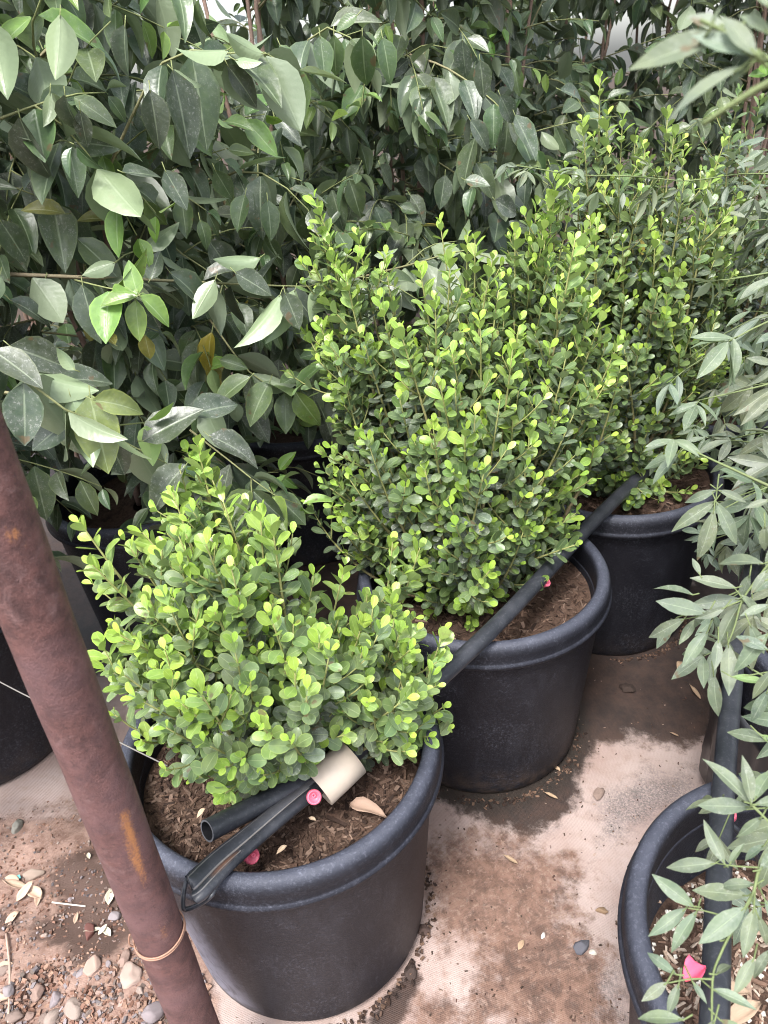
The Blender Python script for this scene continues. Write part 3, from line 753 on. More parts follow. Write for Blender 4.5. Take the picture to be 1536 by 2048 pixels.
boxwood(pl, b3, [(1480, 180, 0), (1520, 200, .05), (1460, 260, -.1), (1500, 300, -.1)], poly3, 34, .22, dict(LOOK, size=.027, vig=.35, new=np.array([.13, .21, .06]), mid=np.array([.08, .13, .05]), old=np.array([.045, .07, .042]), branch=(.26, .05)), lambda y: 0, .5, .4, start=.1)
plants.append(pl)

# --- tall broad-leaved hedge
PC = dict(old=np.array([.041, .060, .036]), mid=np.array([.064, .102, .042]), new=np.array([.15, .26, .055]))
def priv_branch(pl, pts, r0, Lf=.105, start=.2, step=.042, young=.25, droop=1.0, side=.3, lvl=0, shade=1.0, dust=.7, flip=.06):
    P, L = resample(np.asarray(pts, float), step); n = len(P)
    if n < 3: return
    T = np.gradient(P, axis=0); T /= np.linalg.norm(T, axis=1)[:, None] + 1e-9
    pl.stem(smooth_path(P, max(6, n)), r0 * .85, .0010, False)
    a = unit(cross(T[0], R.normal(size=3))); tip_young = R.random() < young
    for i in range(n):
        t = T[i]; a = unit(a - t * (a @ t)); u = i / (n - 1); age = (n - 1 - i) * step
        if u >= start:
            for sgn in (1, -1):
                if R.random() < .10: continue
                az = unit(a * sgn + .3 * R.normal(size=3))
                k = rnd(.15, 1.15) * droop * (.4 if age < .05 and tip_young else 1)
                d = unit(az * .75 + t * rnd(.25, .7) - UPV * k)
                nn = UPV * rnd(.6, 1.0) + az * rnd(.0, .5) + .35 * R.normal(size=3) + np.array([0, -.25, 0])
                if R.random() < flip: nn = -nn
                sz = Lf * rnd(.68, 1.15) * (.55 if age < step * .5 else .8 if age < step * 1.5 else 1)
                f = min(1.0, age / .13) if tip_young else 1.0
                c = PC['new'] * (1 - f) + PC['mid'] * f
                g = min(1.0, rnd(.3, 1.3)) * min(1, age / .12); c = c * (1 - g) + PC['old'] * g
                c = c * rnd(.75, 1.3) * np.array([rnd(.85, 1.15), 1, rnd(.85, 1.2)]) * shade
                if lvl and R.random() < .012: c = np.array([.26, .22, .03])
                pl.leaf(P[i] + d * .006, d, nn, sz, c, min(1, age / .1 + .15) * rnd(.1, 1.0) * dust, wide=rnd(.85, 1.1))
        a = unit(cross(t, a)) + .2 * R.normal(size=3)
        if lvl == 0 and u > .2 and age > .08 and R.random() < side:
            az = unit(cross(t, R.normal(size=3))); Ls = rnd(.10, .28); d = unit(t * .7 + az + UPV * .2)
            q = bez(P[i], P[i] + d * Ls * .5 + UPV * .02, P[i] + d * Ls - UPV * rnd(0, .10) * droop, 8)
            priv_branch(pl, q, .0022, Lf, .2, step, young, droop, 0, 1, shade, dust, flip)
STP = ((.30, .205, .165), (.21, .24, .10))
def privet(pl, base, H, nst, nbr, Lb, seed_lean=(0, 0), hmin=.12, dens=1.0, dust=.7, young=.22, Lf=.105, fwd_bias=0.0):
    base = np.asarray(base, float)
    for s in range(nst):
        a = rnd(0, 6.3); top = base + np.array([math.cos(a) * rnd(.05, .22) + seed_lean[0], math.sin(a) * rnd(.05, .22) + seed_lean[1], H * rnd(.85, 1.1)])
        c = base + np.array([math.cos(a + 1) * .06, math.sin(a + 1) * .06, H * .5])
        st = bez(base + np.array([math.cos(a), math.sin(a), 0]) * rnd(.0, .05), c, top, 16)
        pl.stem(st + R.normal(size=st.shape) * .004, .0085, .003, True)
        for b in range(nbr // nst):
            h = rnd(hmin, 1.0) ** .8; o = st[min(15, int(h * 15))]
            az = rnd(0, 6.3)
            if fwd_bias and R.random() < fwd_bias: az = -1.1 + rnd(-1.1, 1.1)
            L = Lb * rnd(.55, 1.2) * (1.15 - .45 * h)
            hd = np.array([math.cos(az), math.sin(az), 0])
            q = bez(o, o + hd * L * .5 + UPV * L * rnd(.1, .5), o + hd * L + UPV * L * rnd(-.35, .45), 14)
            priv_branch(pl, q, .0035, Lf,   .18, .039 / dens, young, 1.0, .3 * dens, 0, 1.0, dust)
GH = 'tall broad-leaved shrubs of the hedge'
hl = ['broad-leaved shrub with big drooping dusty leaves directly behind the rusty pipe', 'broad-leaved shrub with long bare branches behind the low bright shrub', 'broad-leaved shrub with shaded grey leaves behind the tall bright shrub']
hedge = []
for i, c in enumerate(ROW2):
    pl = Plant('hedge_shrub', hl[i] if i < 3 else 'broad-leaved shrub in the shaded far stretch of the hedge row', 'shrub', (*c, .345), GH, PRIV, STP)
    if i < 2: privet(pl, (*c, .345), 1.30, 4, 76, .50, hmin=.0, dust=.75, fwd_bias=.35, Lf=.100)
    else: privet(pl, (*c, .345), 1.75 + .1 * (i % 2), 4, 72 if i < 5 else 48, .50, hmin=.0, dust=.6, Lf=.092, young=.2 if i < 4 else .08)
    plants.append(pl); hedge.append(pl)
hp0, hp1, hp2 = hedge[:3]
# the branches that can be told apart, by photo pixel and distance from the lens
def pb(pl, pts, r0=.004, **kw):
    q = smooth_path([PD(*p) for p in pts], 22); priv_branch(pl, q, r0, **kw)
pb(hp0, [(-80, 545, 1.45), (100, 552, 1.40), (350, 562, 1.42), (560, 572, 1.5), (760, 574, 1.62)], .0045, Lf=.10, start=.0, step=.05, young=0, droop=1.2, flip=.3)
pb(hp0, [(-90, 640, 1.15), (0, 715, 1.10), (90, 790, 1.08), (190, 850, 1.10), (290, 845, 1.14)], .0035, Lf=.12, start=.1, step=.05, young=1, droop=.9, flip=.35, side=.1)
pb(hp0, [(-80, 790, 1.3), (60, 790, 1.26), (200, 860, 1.24), (350, 935, 1.25)], .0035, Lf=.115, start=.2, step=.055, young=.0, droop=1.1, dust=1.0)
pb(hp0, [(150, 560, 1.35), (210, 575, 1.28), (265, 585, 1.24)], .002, Lf=.10, start=.55, step=.03, young=1, droop=.35, side=0, dust=.2)
pb(hp0, [(-60, 260, 1.4), (60, 215, 1.36), (140, 190, 1.36), (210, 185, 1.38)], .003, Lf=.105, start=.1, young=.5, droop=1.2, side=.2)
pb(hp0, [(180, 420, 1.5), (320, 130, 1.40), (430, 110, 1.36), (530, 105, 1.36), (590, 140, 1.38)], .004, Lf=.13, start=.35, step=.05, young=.6, droop=1.3, flip=.3, side=.2)
pb(hp0, [(60, 330, 1.5), (130, 440, 1.45), (190, 545, 1.42)], .0035, Lf=.115, start=.2, droop=1.0, young=0)
pb(hp0, [(100, 180, 1.5), (60, 60, 1.44), (110, -40, 1.4)], .003, Lf=.12, start=.2, young=.3, droop=1.2)
pb(hp1, [(230, 315, 1.75), (320, 470, 1.65), (440, 560, 1.6), (500, 640, 1.55)], .004, Lf=.11, start=.3, young=0, droop=1.1)
pb(hp1, [(420, 640, 1.6), (500, 745, 1.5), (570, 780, 1.46), (640, 760, 1.46)], .003, Lf=.105, start=.2, young=.7, droop=.8)
pb(hp1, [(390, 380, 1.7), (500, 340, 1.62), (600, 400, 1.6), (640, 470, 1.62)], .0035, Lf=.105, start=.2, young=.3, droop=1.2)
pb(hp1, [(560, 150, 1.75), (640, 60, 1.65), (700, 75, 1.6), (740, 130, 1.6)], .0035, Lf=.125, start=.3, young=.7, droop=1.3, side=.2)
pb(hp1, [(380, 860, 1.5), (470, 930, 1.45), (540, 985, 1.42), (600, 1010, 1.42)], .003, Lf=.11, start=.25, young=.5, droop=.9)
pb(hp2, [(820, 110, 2.2), (900, 140, 2.1), (1000, 215, 2.05), (1060, 300, 2.05)], .004, Lf=.12, start=.2, young=.1, droop=1.2)
pb(hp2, [(810, 280, 2.3), (900, 340, 2.2), (1000, 400, 2.15), (960, 480, 2.1)], .0035, Lf=.11, start=.2, young=.1, droop=1.1)
pb(hp2, [(700, 560, 1.9), (820, 530, 1.75), (940, 500, 1.72), (1010, 540, 1.72)], .004, Lf=.13, start=.2, young=.3, droop=1.3, flip=.5)
# the row behind
NB = np.array([-.72, .695])
for i in range(1, 7):
    c = np.array([-.98, 1.315]) + NB * .95 + ROW * PIT * (i * 1.05 + .3)
    pl = Plant('hedge_shrub', 'broad-leaved shrub in the dim second row behind the hedge', 'shrub', (*c, .0), GH, PRIVLO, STP)
    privet(pl, (*c, .0), 2.05, 3, 50, .55, hmin=.12, dust=.7, young=.15, Lf=.10); pl.keep = 120
    plants.append(pl)
# --- narrow-leaved shrubs on the aisle's other side
LC = dict(new=np.array([.16, .25, .085]), old=np.array([.108, .142, .094]))
def lance_leafset(pl, p, rdir, nrm, Lr, Lf, c, dust, npair=2):
    """compound leaf: leaflets in pairs on a thin stalk and one at its end"""
    q = bez(p, p + rdir * Lr * .5, p + rdir * Lr - UPV * Lr * .18, 5)
    pl.stem(q, .0009, .0006)
    r = unit(q[-1] - q[-2]); sidev = unit(cross(nrm, r))
    for j in range(npair):
        o = q[2 + j * 2] if npair == 2 else q[-1]
        for s in (1, -1):
            d = unit(r * rnd(.45, .9) + sidev * s * rnd(.8, 1.0) - UPV * rnd(0, .55))
            pl.leaf(o, d, nrm + .3 * R.normal(size=3), Lf * rnd(.75, 1.1), c * rnd(.85, 1.18), dust * rnd(.3, 1))
    pl.leaf(q[-1], unit(r - UPV * rnd(.1, .6)), nrm + .25 * R.normal(size=3), Lf * rnd(.95, 1.25), c * rnd(.85, 1.18), dust * rnd(.3, 1))
def lance_branch(pl, pts, r0=.0028, Lf=.058, step=.044, start=.15, young=.08, dust=.6, dens=1.0):
    P, L = resample(np.asarray(pts, float), step); n = len(P)
    if n < 2: return
    T = np.gradient(P, axis=0); T /= np.linalg.norm(T, axis=1)[:, None] + 1e-9
    pl.stem(smooth_path(P, max(8, 2 * n)), r0, .0010)
    a = unit(cross(T[0], UPV) + .2 * R.normal(size=3)); yo = R.random() < young
    for i in range(n):
        u = i / (n - 1)
        if u < start: continue
        t = T[i]; a = unit(a - t * (a @ t)); age = (n - 1 - i) * step
        f = min(1, age / .10) if yo else 1
        c = (LC['new'] * (1 - f) + LC['old'] * f) * np.array([rnd(.9, 1.12), 1, rnd(.88, 1.12)])
        for s in (1, -1):
            if R.random() > .88 * dens: continue
            d = unit(a * s + t * rnd(.2, .8) - UPV * rnd(-.1, .5))
            nn = unit(UPV * 1.0 + np.array([0, -.3, 0]) + .3 * R.normal(size=3))
            lance_leafset(pl, P[i], d, nn, rnd(.018, .036), Lf * rnd(.85, 1.1) * (.7 if age < step else 1), c, dust, 2 if R.random() < .5 else 1)
        a = a + .35 * R.normal(size=3)
def xmin_allow(u, v):
    return u > np.interp(v, [-60, 0, 120, 200, 260, 330, 430, 520, 700, 830, 900, 1000, 1080, 1200, 1330, 1400, 1500, 1600, 1720, 1800, 2108],
                         [1290, 1285, 1275, 1330, 1440, 1460, 1440, 1400, 1270, 1320, 1250, 1330, 1290, 1275, 1290, 1370, 1360, 1330, 1290, 1285, 1270])
STL = ((.16, .14, .09), (.15, .19, .08))
GL = 'narrow-leaved shrubs beside the aisle'
def lance_plant(base, label, H, nbr, Lb, biasaz, seedz=.1, dens=.85):
    pl = Plant('narrow_leaved_shrub', label, 'shrub', base, GL, LANCE, STL); pl.allow = xmin_allow
    base = np.asarray(base, float)
    for s in range(4):
        a = rnd(0, 6.3); top = base + np.array([math.cos(a) * .12, math.sin(a) * .12, H * rnd(.85, 1.1)])
        st = bez(base + R.normal(size=3) * np.array([.02, .02, 0]), base + np.array([math.cos(a + 1) * .05, math.sin(a + 1) * .05, H * .5]), top, 14)
        pl.stem(st, .006, .002, True)
        for b in range(nbr // 4):
            o = st[int(rnd(seedz, 1) * 13)]; az = rnd(0, 6.3) if R.random() > .45 else biasaz + rnd(-.8, .8)
            L = Lb * rnd(.6, 1.2); hd = np.array([math.cos(az), math.sin(az), 0])
            q = bez(o, o + hd * L * .5 + UPV * L * rnd(.1, .5), o + hd * L + UPV * L * rnd(-.3, .3), 12)
            us, vs_, zs = proj(q)
            if any(z < .42 for z in zs): continue
            if any((z > 0) and (0 < u < 1536) and (0 < v < 2048) and not xmin_allow(u + 25, v) for u, v, z in zip(us, vs_, zs)): continue
            lance_branch(pl, q, .0026, dens=dens)
    plants.append(pl); return pl
lp0 = lance_plant((C3[0] + .03, C3[1], .28), 'narrow-leaved grey-green shrub rising from the pale mulch pot', .5, 6, .22, 2.6)
lp1 = lance_plant((*C4, .34), 'narrow-leaved grey-green shrub in the torn liner pot', .62, 26, .30, 2.8)
lp2 = lance_plant((*C5, .36), 'narrow-leaved shrub crowding the dark small-leaved shrub', .75, 96, .40, 2.9)
def lb(pl, pts, r0=.0026, free=False, **kw):
    al = pl.allow
    if free: pl.allow = None
    lance_branch(pl, smooth_path([PD(*p) for p in pts], 18), r0, **kw); pl.allow = al
# sprays that can be told apart
lb(lp1, [(1620, 1010, 1.02), (1536, 985, 1.0), (1440, 935, .99), (1350, 885, .99)], .0026, True, start=.0, step=.075, Lf=.06, young=0, dens=.95)
lb(lp2, [(1640, 350, 1.45), (1480, 348, 1.42), (1380, 362, 1.40), (1260, 352, 1.41), (1150, 350, 1.40), (1080, 338, 1.40), (1020, 330, 1.40)], .0012, True, start=.0, step=.035, Lf=.036, young=.5, dens=1.0, dust=.3)
lb(lp1, [(1640, 1120, 1.0), (1530, 1160, .98), (1440, 1200, .97), (1370, 1230, .97)], .0020, start=.0, step=.05, Lf=.062, young=0)
lb(lp1, [(1640, 1420, 1.0), (1560, 1380, 1.0), (1500, 1330, 1.0), (1440, 1300, 1.0)], .0020, start=.0, step=.05, Lf=.062, young=0)
lb(lp2, [(1660, 600, 1.3), (1540, 640, 1.22), (1430, 700, 1.18), (1370, 740, 1.18)], .0024, start=.0, step=.05, Lf=.066, young=.1)
lb(lp2, [(1660, 720, 1.25), (1560, 760, 1.2), (1470, 790, 1.18), (1400, 800, 1.18)], .0024, start=.0, step=.05, Lf=.066, young=.1)
lb(lp2, [(1660, 520, 1.35), (1570, 540, 1.28), (1500, 560, 1.25), (1450, 560, 1.25)], .0024, start=.0, step=.05, Lf=.066, young=.1)
# leaves that can be told apart one by one: (base px, base py, tip px, tip py)
def px_leaves(pl, L, dist, kind, dust=.6, flip=False, spread=.02, nz=(.7, .7), wide=1.02):
    al, pl.allow = pl.allow, None
    for x0, y0, x1, y1, *o in L:
        d0 = dist + rnd(-spread, spread); a, b = PD(x0, y0, d0), PD(x1, y1, d0 + rnd(-.5, 1) * spread)
        v = b - a; n = unit(CAMP - a) * nz[0] + UPV * nz[1] + .22 * R.normal(size=3)
        if flip: n = -n
        c = kind * rnd(.85, 1.2) * np.array([rnd(.92, 1.08), 1, rnd(.9, 1.1)])
        pl.leaf(a, v, n, np.linalg.norm(v), c, dust * rnd(.4, 1), wide=wide)
        pl.stem(np.array([a - unit(v) * .009 + np.array([0, .004, .003]), a, a + unit(v) * .004]), .0009, .0007)
    pl.allow = al
def px_stem(pl, L, dist, r=.0016):
    pl.stem(smooth_path([PD(x, y, dist) for x, y in L], 20), r, r * .6)
LO, LN = LC['old'], LC['new']
px_leaves(lp1, [(1432, 981, 1365, 1005), (1437, 981, 1498, 1002), (1430, 1003, 1341, 1060), (1433, 1005, 1480, 1094), (1428, 1022, 1400, 1128), (1356, 909, 1285, 937), (1356, 909, 1298, 965), (1540, 1000, 1490, 1015)], .99, LO)
px_stem(lp1, [(1438, 948), (1434, 980), (1431, 1005)], .99, .0011)
px_leaves(lp1, [(1526, 1128, 1425, 1108), (1478, 1198, 1379, 1210), (1471, 1176, 1382, 1152), (1481, 1207, 1427, 1289), (1385, 1190, 1305, 1162), (1413, 1227, 1310, 1200), (1368, 1238, 1290, 1280), (1392, 1238, 1358, 1289), (1416, 1262, 1362, 1330), (1457, 1289, 1459, 1392),
    (1437, 1279, 1430, 1340), (1427, 1347, 1433, 1443), (1536, 1268, 1464, 1344), (1536, 1381, 1498, 1450), (1540, 1482, 1450, 1460), (1500, 1150, 1480, 1200), (1536, 1140, 1500, 1185), (1540, 1210, 1480, 1230), (1560, 1420, 1470, 1400), (1536, 1300, 1470, 1270), (1450, 1215, 1395, 1240),
    (1400, 1150, 1385, 1115), (1480, 1190, 1540, 1240), (1420, 1220, 1375, 1255), (1530, 1050, 1525, 1110), (1545, 1340, 1500, 1400), (1545, 1090, 1535, 1150), (1500, 1250, 1530, 1310)], .89, LO, spread=.03)
px_leaves(lp1, [(1464, 1354, 1540, 1364), (1520, 1470, 1575, 1500)], .88, LN * .8)
px_stem(lp1, [(1560, 1100), (1520, 1150), (1485, 1200), (1470, 1250), (1455, 1290)], .89); px_stem(lp1, [(1485, 1200), (1415, 1228), (1370, 1238)], .89, .0011); px_stem(lp1, [(1560, 1340), (1500, 1350), (1464, 1354)], .88, .001)
px_leaves(lp0, [(1502, 1610, 1414, 1505), (1502, 1606, 1489, 1511), (1500, 1614, 1393, 1610), (1524, 1634, 1473, 1677), (1510, 1610, 1590, 1590), (1510, 1600, 1545, 1520)], .80, LO)
px_stem(lp0, [(1502, 1608), (1530, 1636), (1580, 1690)], .80, .0017)
px_leaves(lp0, [(1449, 1727, 1406, 1642), (1459, 1730, 1483, 1685), (1430, 1727, 1328, 1733), (1387, 1813, 1304, 1749), (1510, 1770, 1430, 1765), (1494, 1792, 1382, 1778), (1371, 1818, 1299, 1872), (1393, 1824, 1336, 1904), (1489, 1816, 1398, 1888), (1508, 1818, 1486, 1917),
    (1352, 1949, 1288, 1899), (1334, 1965, 1283, 2003), (1358, 1968, 1334, 2032), (1385, 1963, 1414, 2006), (1425, 1979, 1513, 2011), (1433, 1949, 1465, 1917), (1508, 1917, 1468, 1990), (1366, 2040, 1267, 2027), (1520, 1740, 1560, 1690), (1530, 1800, 1575, 1880), (1540, 1900, 1500, 1960), (1430, 2040, 1400, 2090), (1440, 2040, 1500, 2070), (1530, 1690, 1480, 1720), (1515, 1830, 1545, 1900), (1450, 1880, 1470, 1840)], .83, LO)
px_stem(lp0, [(1560, 1690), (1520, 1735), (1505, 1790), (1470, 1850), (1440, 1910), (1425, 1960), (1424, 2080)], .83, .0017); px_stem(lp0, [(1425, 1958), (1380, 1958), (1335, 1966)], .83, .0011); px_stem(lp0, [(1440, 1830), (1410, 1822), (1375, 1816)], .83, .0010); px_stem(lp0, [(1520, 1735), (1470, 1732), (1430, 1726)], .83, .0010)
# the spray close to the lens, out of focus
px_leaves(lp1, [(1455, 55, 1372, 30), (1420, 60, 1440, 10), (1512, 110, 1445, 30), (1455, 70, 1250, 128), (1500, 110, 1385, 62), (1485, 135, 1325, 215), (1495, 140, 1452, 168), (1540, 70, 1480, 15), (1530, 130, 1600, 160), (1545, 20, 1500, -40), (1560, 200, 1510, 225), (1440, 80, 1370, 110)], .46, LC['old'] * 1.15, dust=.4, spread=.015, wide=1.1)
px_stem(lp1, [(1640, 170), (1536, 118), (1455, 68), (1400, 40)], .46, .0015); px_stem(lp1, [(1660, 110), (1540, 165), (1470, 205), (1405, 248)], .43, .0021)
# and the big leaves of the hedge
PO, PM, PN = PC['old'], PC['mid'], PC['new']
px_leaves(hp0, [(345, 140, 385, 318), (300, 180, 322, 300), (455, 130, 520, 215), (40, 235, 95, 375), (250, 50, 245, 160), (160, 220, 175, 300), (130, 190, 150, 290), (0, 440, 60, 530), (245, 345, 325, 345), (330, 340, 375, 420)], 1.30, PO * 1.1, spread=.04, wide=1.0)
px_leaves(hp0, [(455, 100, 355, 125), (528, 108, 440, 82), (345, 140, 405, 175), (120, 30, 118, 165), (100, 185, 98, 260), (-20, 40, 25, 200), (470, 120, 525, 130)], 1.32, PM * 1.3, dust=.3, flip=True, spread=.03)
px_leaves(hp1, [(590, 130, 600, 248), (640, 72, 652, 162), (668, 70, 672, 160), (725, 72, 730, 186), (765, 75, 785, 168), (715, 30, 670, 60), (560, 90, 590, 140)], 1.45, PM * 1.15, dust=.35, spread=.04, wide=1.0)
px_leaves(hp0, [(275, 590, 256, 520), (275, 592, 195, 604), (280, 592, 346, 650), (272, 600, 276, 685), (268, 596, 258, 560)], 1.24, np.array([.155, .25, .07]), dust=.25, spread=.015)
px_leaves(hp0, [(560, 590, 492, 710), (590, 580, 540, 690), (635, 575, 622, 640), (520, 515, 430, 538), (230, 525, 165, 552), (0, 550, -20, 620), (430, 560, 385, 640)], 1.36, PM * 1.3, dust=.3, flip=True, spread=.03, wide=.85)
px_leaves(hp0, [(340, 545, 445, 620), (470, 545, 545, 590), (165, 570, 195, 690), (20, 600, 110, 640), (570, 585, 600, 660), (300, 560, 320, 500), (90, 560, 60, 640)], 1.36, PO * 1.15, spread=.04)
px_leaves(hp0, [(20, 692, 152, 738), (100, 762, 232, 745), (70, 790, 95, 890), (215, 868, 252, 958), (285, 882, 405, 815), (372, 930, 275, 1022), (418, 872, 528, 912), (380, 830, 480, 800), (150, 830, 60, 900)], 1.16, PO, dust=1.0, spread=.03)
px_leaves(hp0, [(40, 740, 192, 795), (140, 790, 200, 930), (150, 740, 110, 700)], 1.12, PM * 1.6, dust=.1, flip=True, spread=.015)
px_leaves(hp0, [(185, 800, 300, 815), (180, 790, 215, 950)], 1.10, np.array([.145, .195, .07]), dust=.3, spread=.01)
px_leaves(hp1, [(500, 755, 412, 805), (540, 762, 488, 852), (570, 785, 572, 868), (600, 780, 608, 842), (560, 770, 610, 740), (440, 720, 495, 735), (490, 390, 470, 462), (535, 400, 545, 482), (400, 440, 420, 500), (430, 340, 465, 400), (330, 920, 300, 990), (300, 915, 320, 870), (540, 985, 480, 960), (545, 985, 615, 1050)], 1.46, PM, dust=.4, spread=.04)
px_leaves(hp0, [(130, 428, 42, 400), (218, 440, 150, 425), (190, 640, 170, 690), (230, 690, 200, 650), (290, 670, 300, 720)], 1.42, np.array([.15, .15, .035]), dust=.4, spread=.03)
px_leaves(hp2, [(925, 80, 930, 160), (960, 120, 970, 200), (1000, 190, 1030, 250), (1030, 230, 1075, 320), (940, 240, 985, 300), (1120, 180, 1180, 190), (1100, 330, 1130, 420), (860, 190, 850, 240), (890, 350, 880, 420), (930, 360, 980, 370), (820, 390, 860, 440), (990, 400, 1040, 430), (710, 390, 690, 460), (720, 330, 690, 380), (760, 330, 790, 380), (680, 420, 640, 460)], 1.95, PO * 1.2, dust=1.0, spread=.06)
# ------------------------------------------------------------------ which leaves show, then build the meshes
def finish(plants):
    for p in plants:
        if p.sp is PRIV:
            u, v, z = proj(np.array(p.P) + np.array(p.M)[:, :, 1] * .7)
            ok = ~((z > 0) & (u > -80) & (u < 620) & (v > 1130))
            for nm in ('P', 'M', 'C', 'T'): setattr(p, nm, [x for x, k in zip(getattr(p, nm), ok) if k])
    BW, BH = 512, 683; S = BW / W_PX
    P = np.concatenate([np.array(p.P) for p in plants]); M = np.concatenate([np.array(p.M) for p in plants])
    own = np.concatenate([np.full(len(p.P), i) for i, p in enumerate(plants)])
    mid = P + M[:, :, 1] * .5
    u, v, z = proj(mid); L = np.linalg.norm(M[:, :, 1], axis=1)
    rp = L * FPX / np.maximum(z, .05) * .30 * S
    u, v = u * S, v * S
    zb = np.full((BH, BW), 1e9); ib = np.full((BH, BW), -1)
    for i in np.where((z > .1) & (u > -20) & (u < BW + 20) & (v > -20) & (v < BH + 20))[0]:
        r = max(.6, rp[i]); x0, x1 = int(max(0, u[i] - r)), int(min(BW, u[i] + r + 1)); y0, y1 = int(max(0, v[i] - r)), int(min(BH, v[i] + r + 1))
        if x1 <= x0 or y1 <= y0: continue
        w = zb[y0:y1, x0:x1]; m = w > z[i]; w[m] = z[i]; ib[y0:y1, x0:x1][m] = i
    vis = np.bincount(ib[ib >= 0].ravel(), minlength=len(P))
    off = 0
    for pi, p in enumerate(plants):
        n = len(p.P); vv = vis[off:off + n]; off += n
        order = np.argsort(-vv)[:p.keep]; order = order[vv[order] >= 4]
        single = np.zeros(n, bool); single[order] = True
        Pm, Mm, Cm, Tm = np.array(p.P) - p.base, np.array(p.M), np.array(p.C), np.array(p.T)
        for i in order:
            m = Mm[i]; q = Pm[i]
            m4 = Matrix(((m[0, 0], m[0, 1], m[0, 2], q[0]), (m[1, 0], m[1, 1], m[1, 2], q[1]), (m[2, 0], m[2, 1], m[2, 2], q[2]), (0, 0, 0, 1)))
            link('leaf', p.sp.meshes[Tm[i]], p.e, m4, tuple(Cm[i]))
        VV, QQ, UU, CC, o = [], [], [], [], 0
        for t, (tv, tq, tu) in enumerate(p.sp.temps):
            k = np.where((Tm == t) & ~single)[0]
            if not len(k): continue
            V = np.einsum('nij,vj->nvi', Mm[k], tv) + Pm[k][:, None]
            VV.append(V.reshape(-1, 3)); nv = len(tv)
            QQ.append((tq[None] + (o + np.arange(len(k)) * nv)[:, None, None]).reshape(-1, 4))
            UU.append(np.tile(tu, (len(k), 1))); CC.append(np.repeat(Cm[k], nv, 0)); o += len(k) * nv
        if VV:
            ob = link('foliage', raw_mesh('foliage', np.concatenate(VV), np.concatenate(QQ), p.sp.mat, uv=np.concatenate(UU), tint=np.concatenate(CC)), p.e)
            ob['kind'] = 'stuff'; ob.color = (1, 1, 1, 1)
        if p.main.n: p.main.build('stem', M_STEM, p.e)
        if p.twig.n: p.twig.build('twigs', M_STEM, p.e)['kind'] = 'stuff'
        print('PLANT', p.e.name, n, 'singles', len(order), 'visible px', int(vv.sum()))
finish(plants)

# ------------------------------------------------------------------ rusty pipe
def rusty_pipe():
    c = np.array([-.300, .510]); rr = .0280; H = 2.3
    o = empty('rusty_pipe', (*c, 0), 'vertical rusty brown steel pipe tied round with wire in front of the pots', 'pipe')
    mb = MB(); zs = np.r_[np.linspace(-.04, H, 150)]
    mb.lathe([(rr + .0003 * math.sin(z * 40), z) for z in zs] + [(rr - .004, H), (rr - .004, H - .1)], 40)
    V = mb.V[0]; C = np.ones((len(V), 4)); u, v, d = proj(V + np.array([*c, 0]))
    front = ((V[:, :2]) @ (-c / np.linalg.norm(c))) > 0
    m = np.maximum(soft(u, v, [(232, 1620), (262, 1618), (275, 1680), (295, 1760), (292, 1770), (270, 1735), (250, 1680)], 20), .8 * soft(u, v, [(312, 1830), (330, 1850), (340, 1880), (325, 1875)], 16))
    m = np.maximum(m, .7 * soft(u, v, [(0, 1040), (40, 1050), (60, 1100), (10, 1090)], 14))
    C[:, 3] = 1 - m * front; mb.C = [C]
    mb.build('tube', M_RUST, o)
    # wire ring: pixel of its front gives the height
    dd = ray(320, 1918); t = (np.linalg.norm(c) - rr) / np.hypot(dd[0], dd[1]); z0 = CAM_H + dd[2] * t
    mb = MB(); a = np.linspace(0, 2 * np.pi * 2.06, 90)
    mb.tube(np.c_[(rr + .0016) * np.cos(a), (rr + .0016) * np.sin(a), z0 + .0035 * np.sin(a + .6) + .0035 * a / 6.28], .0010, 6)
    b = unit(np.array([-.9, -.45, 0])); s = np.array([0, 0, z0]) + b * (rr + .001)
    mb.tube(smooth_path([s, s + b * .004 + np.array([0, 0, .008]), s + b * .003 + np.array([0, 0, .018]), s + np.array([0, 0, .026])], 12), .0010, 6)
    mb.build('wire_tie', M_WIRE, o)
rusty_pipe()

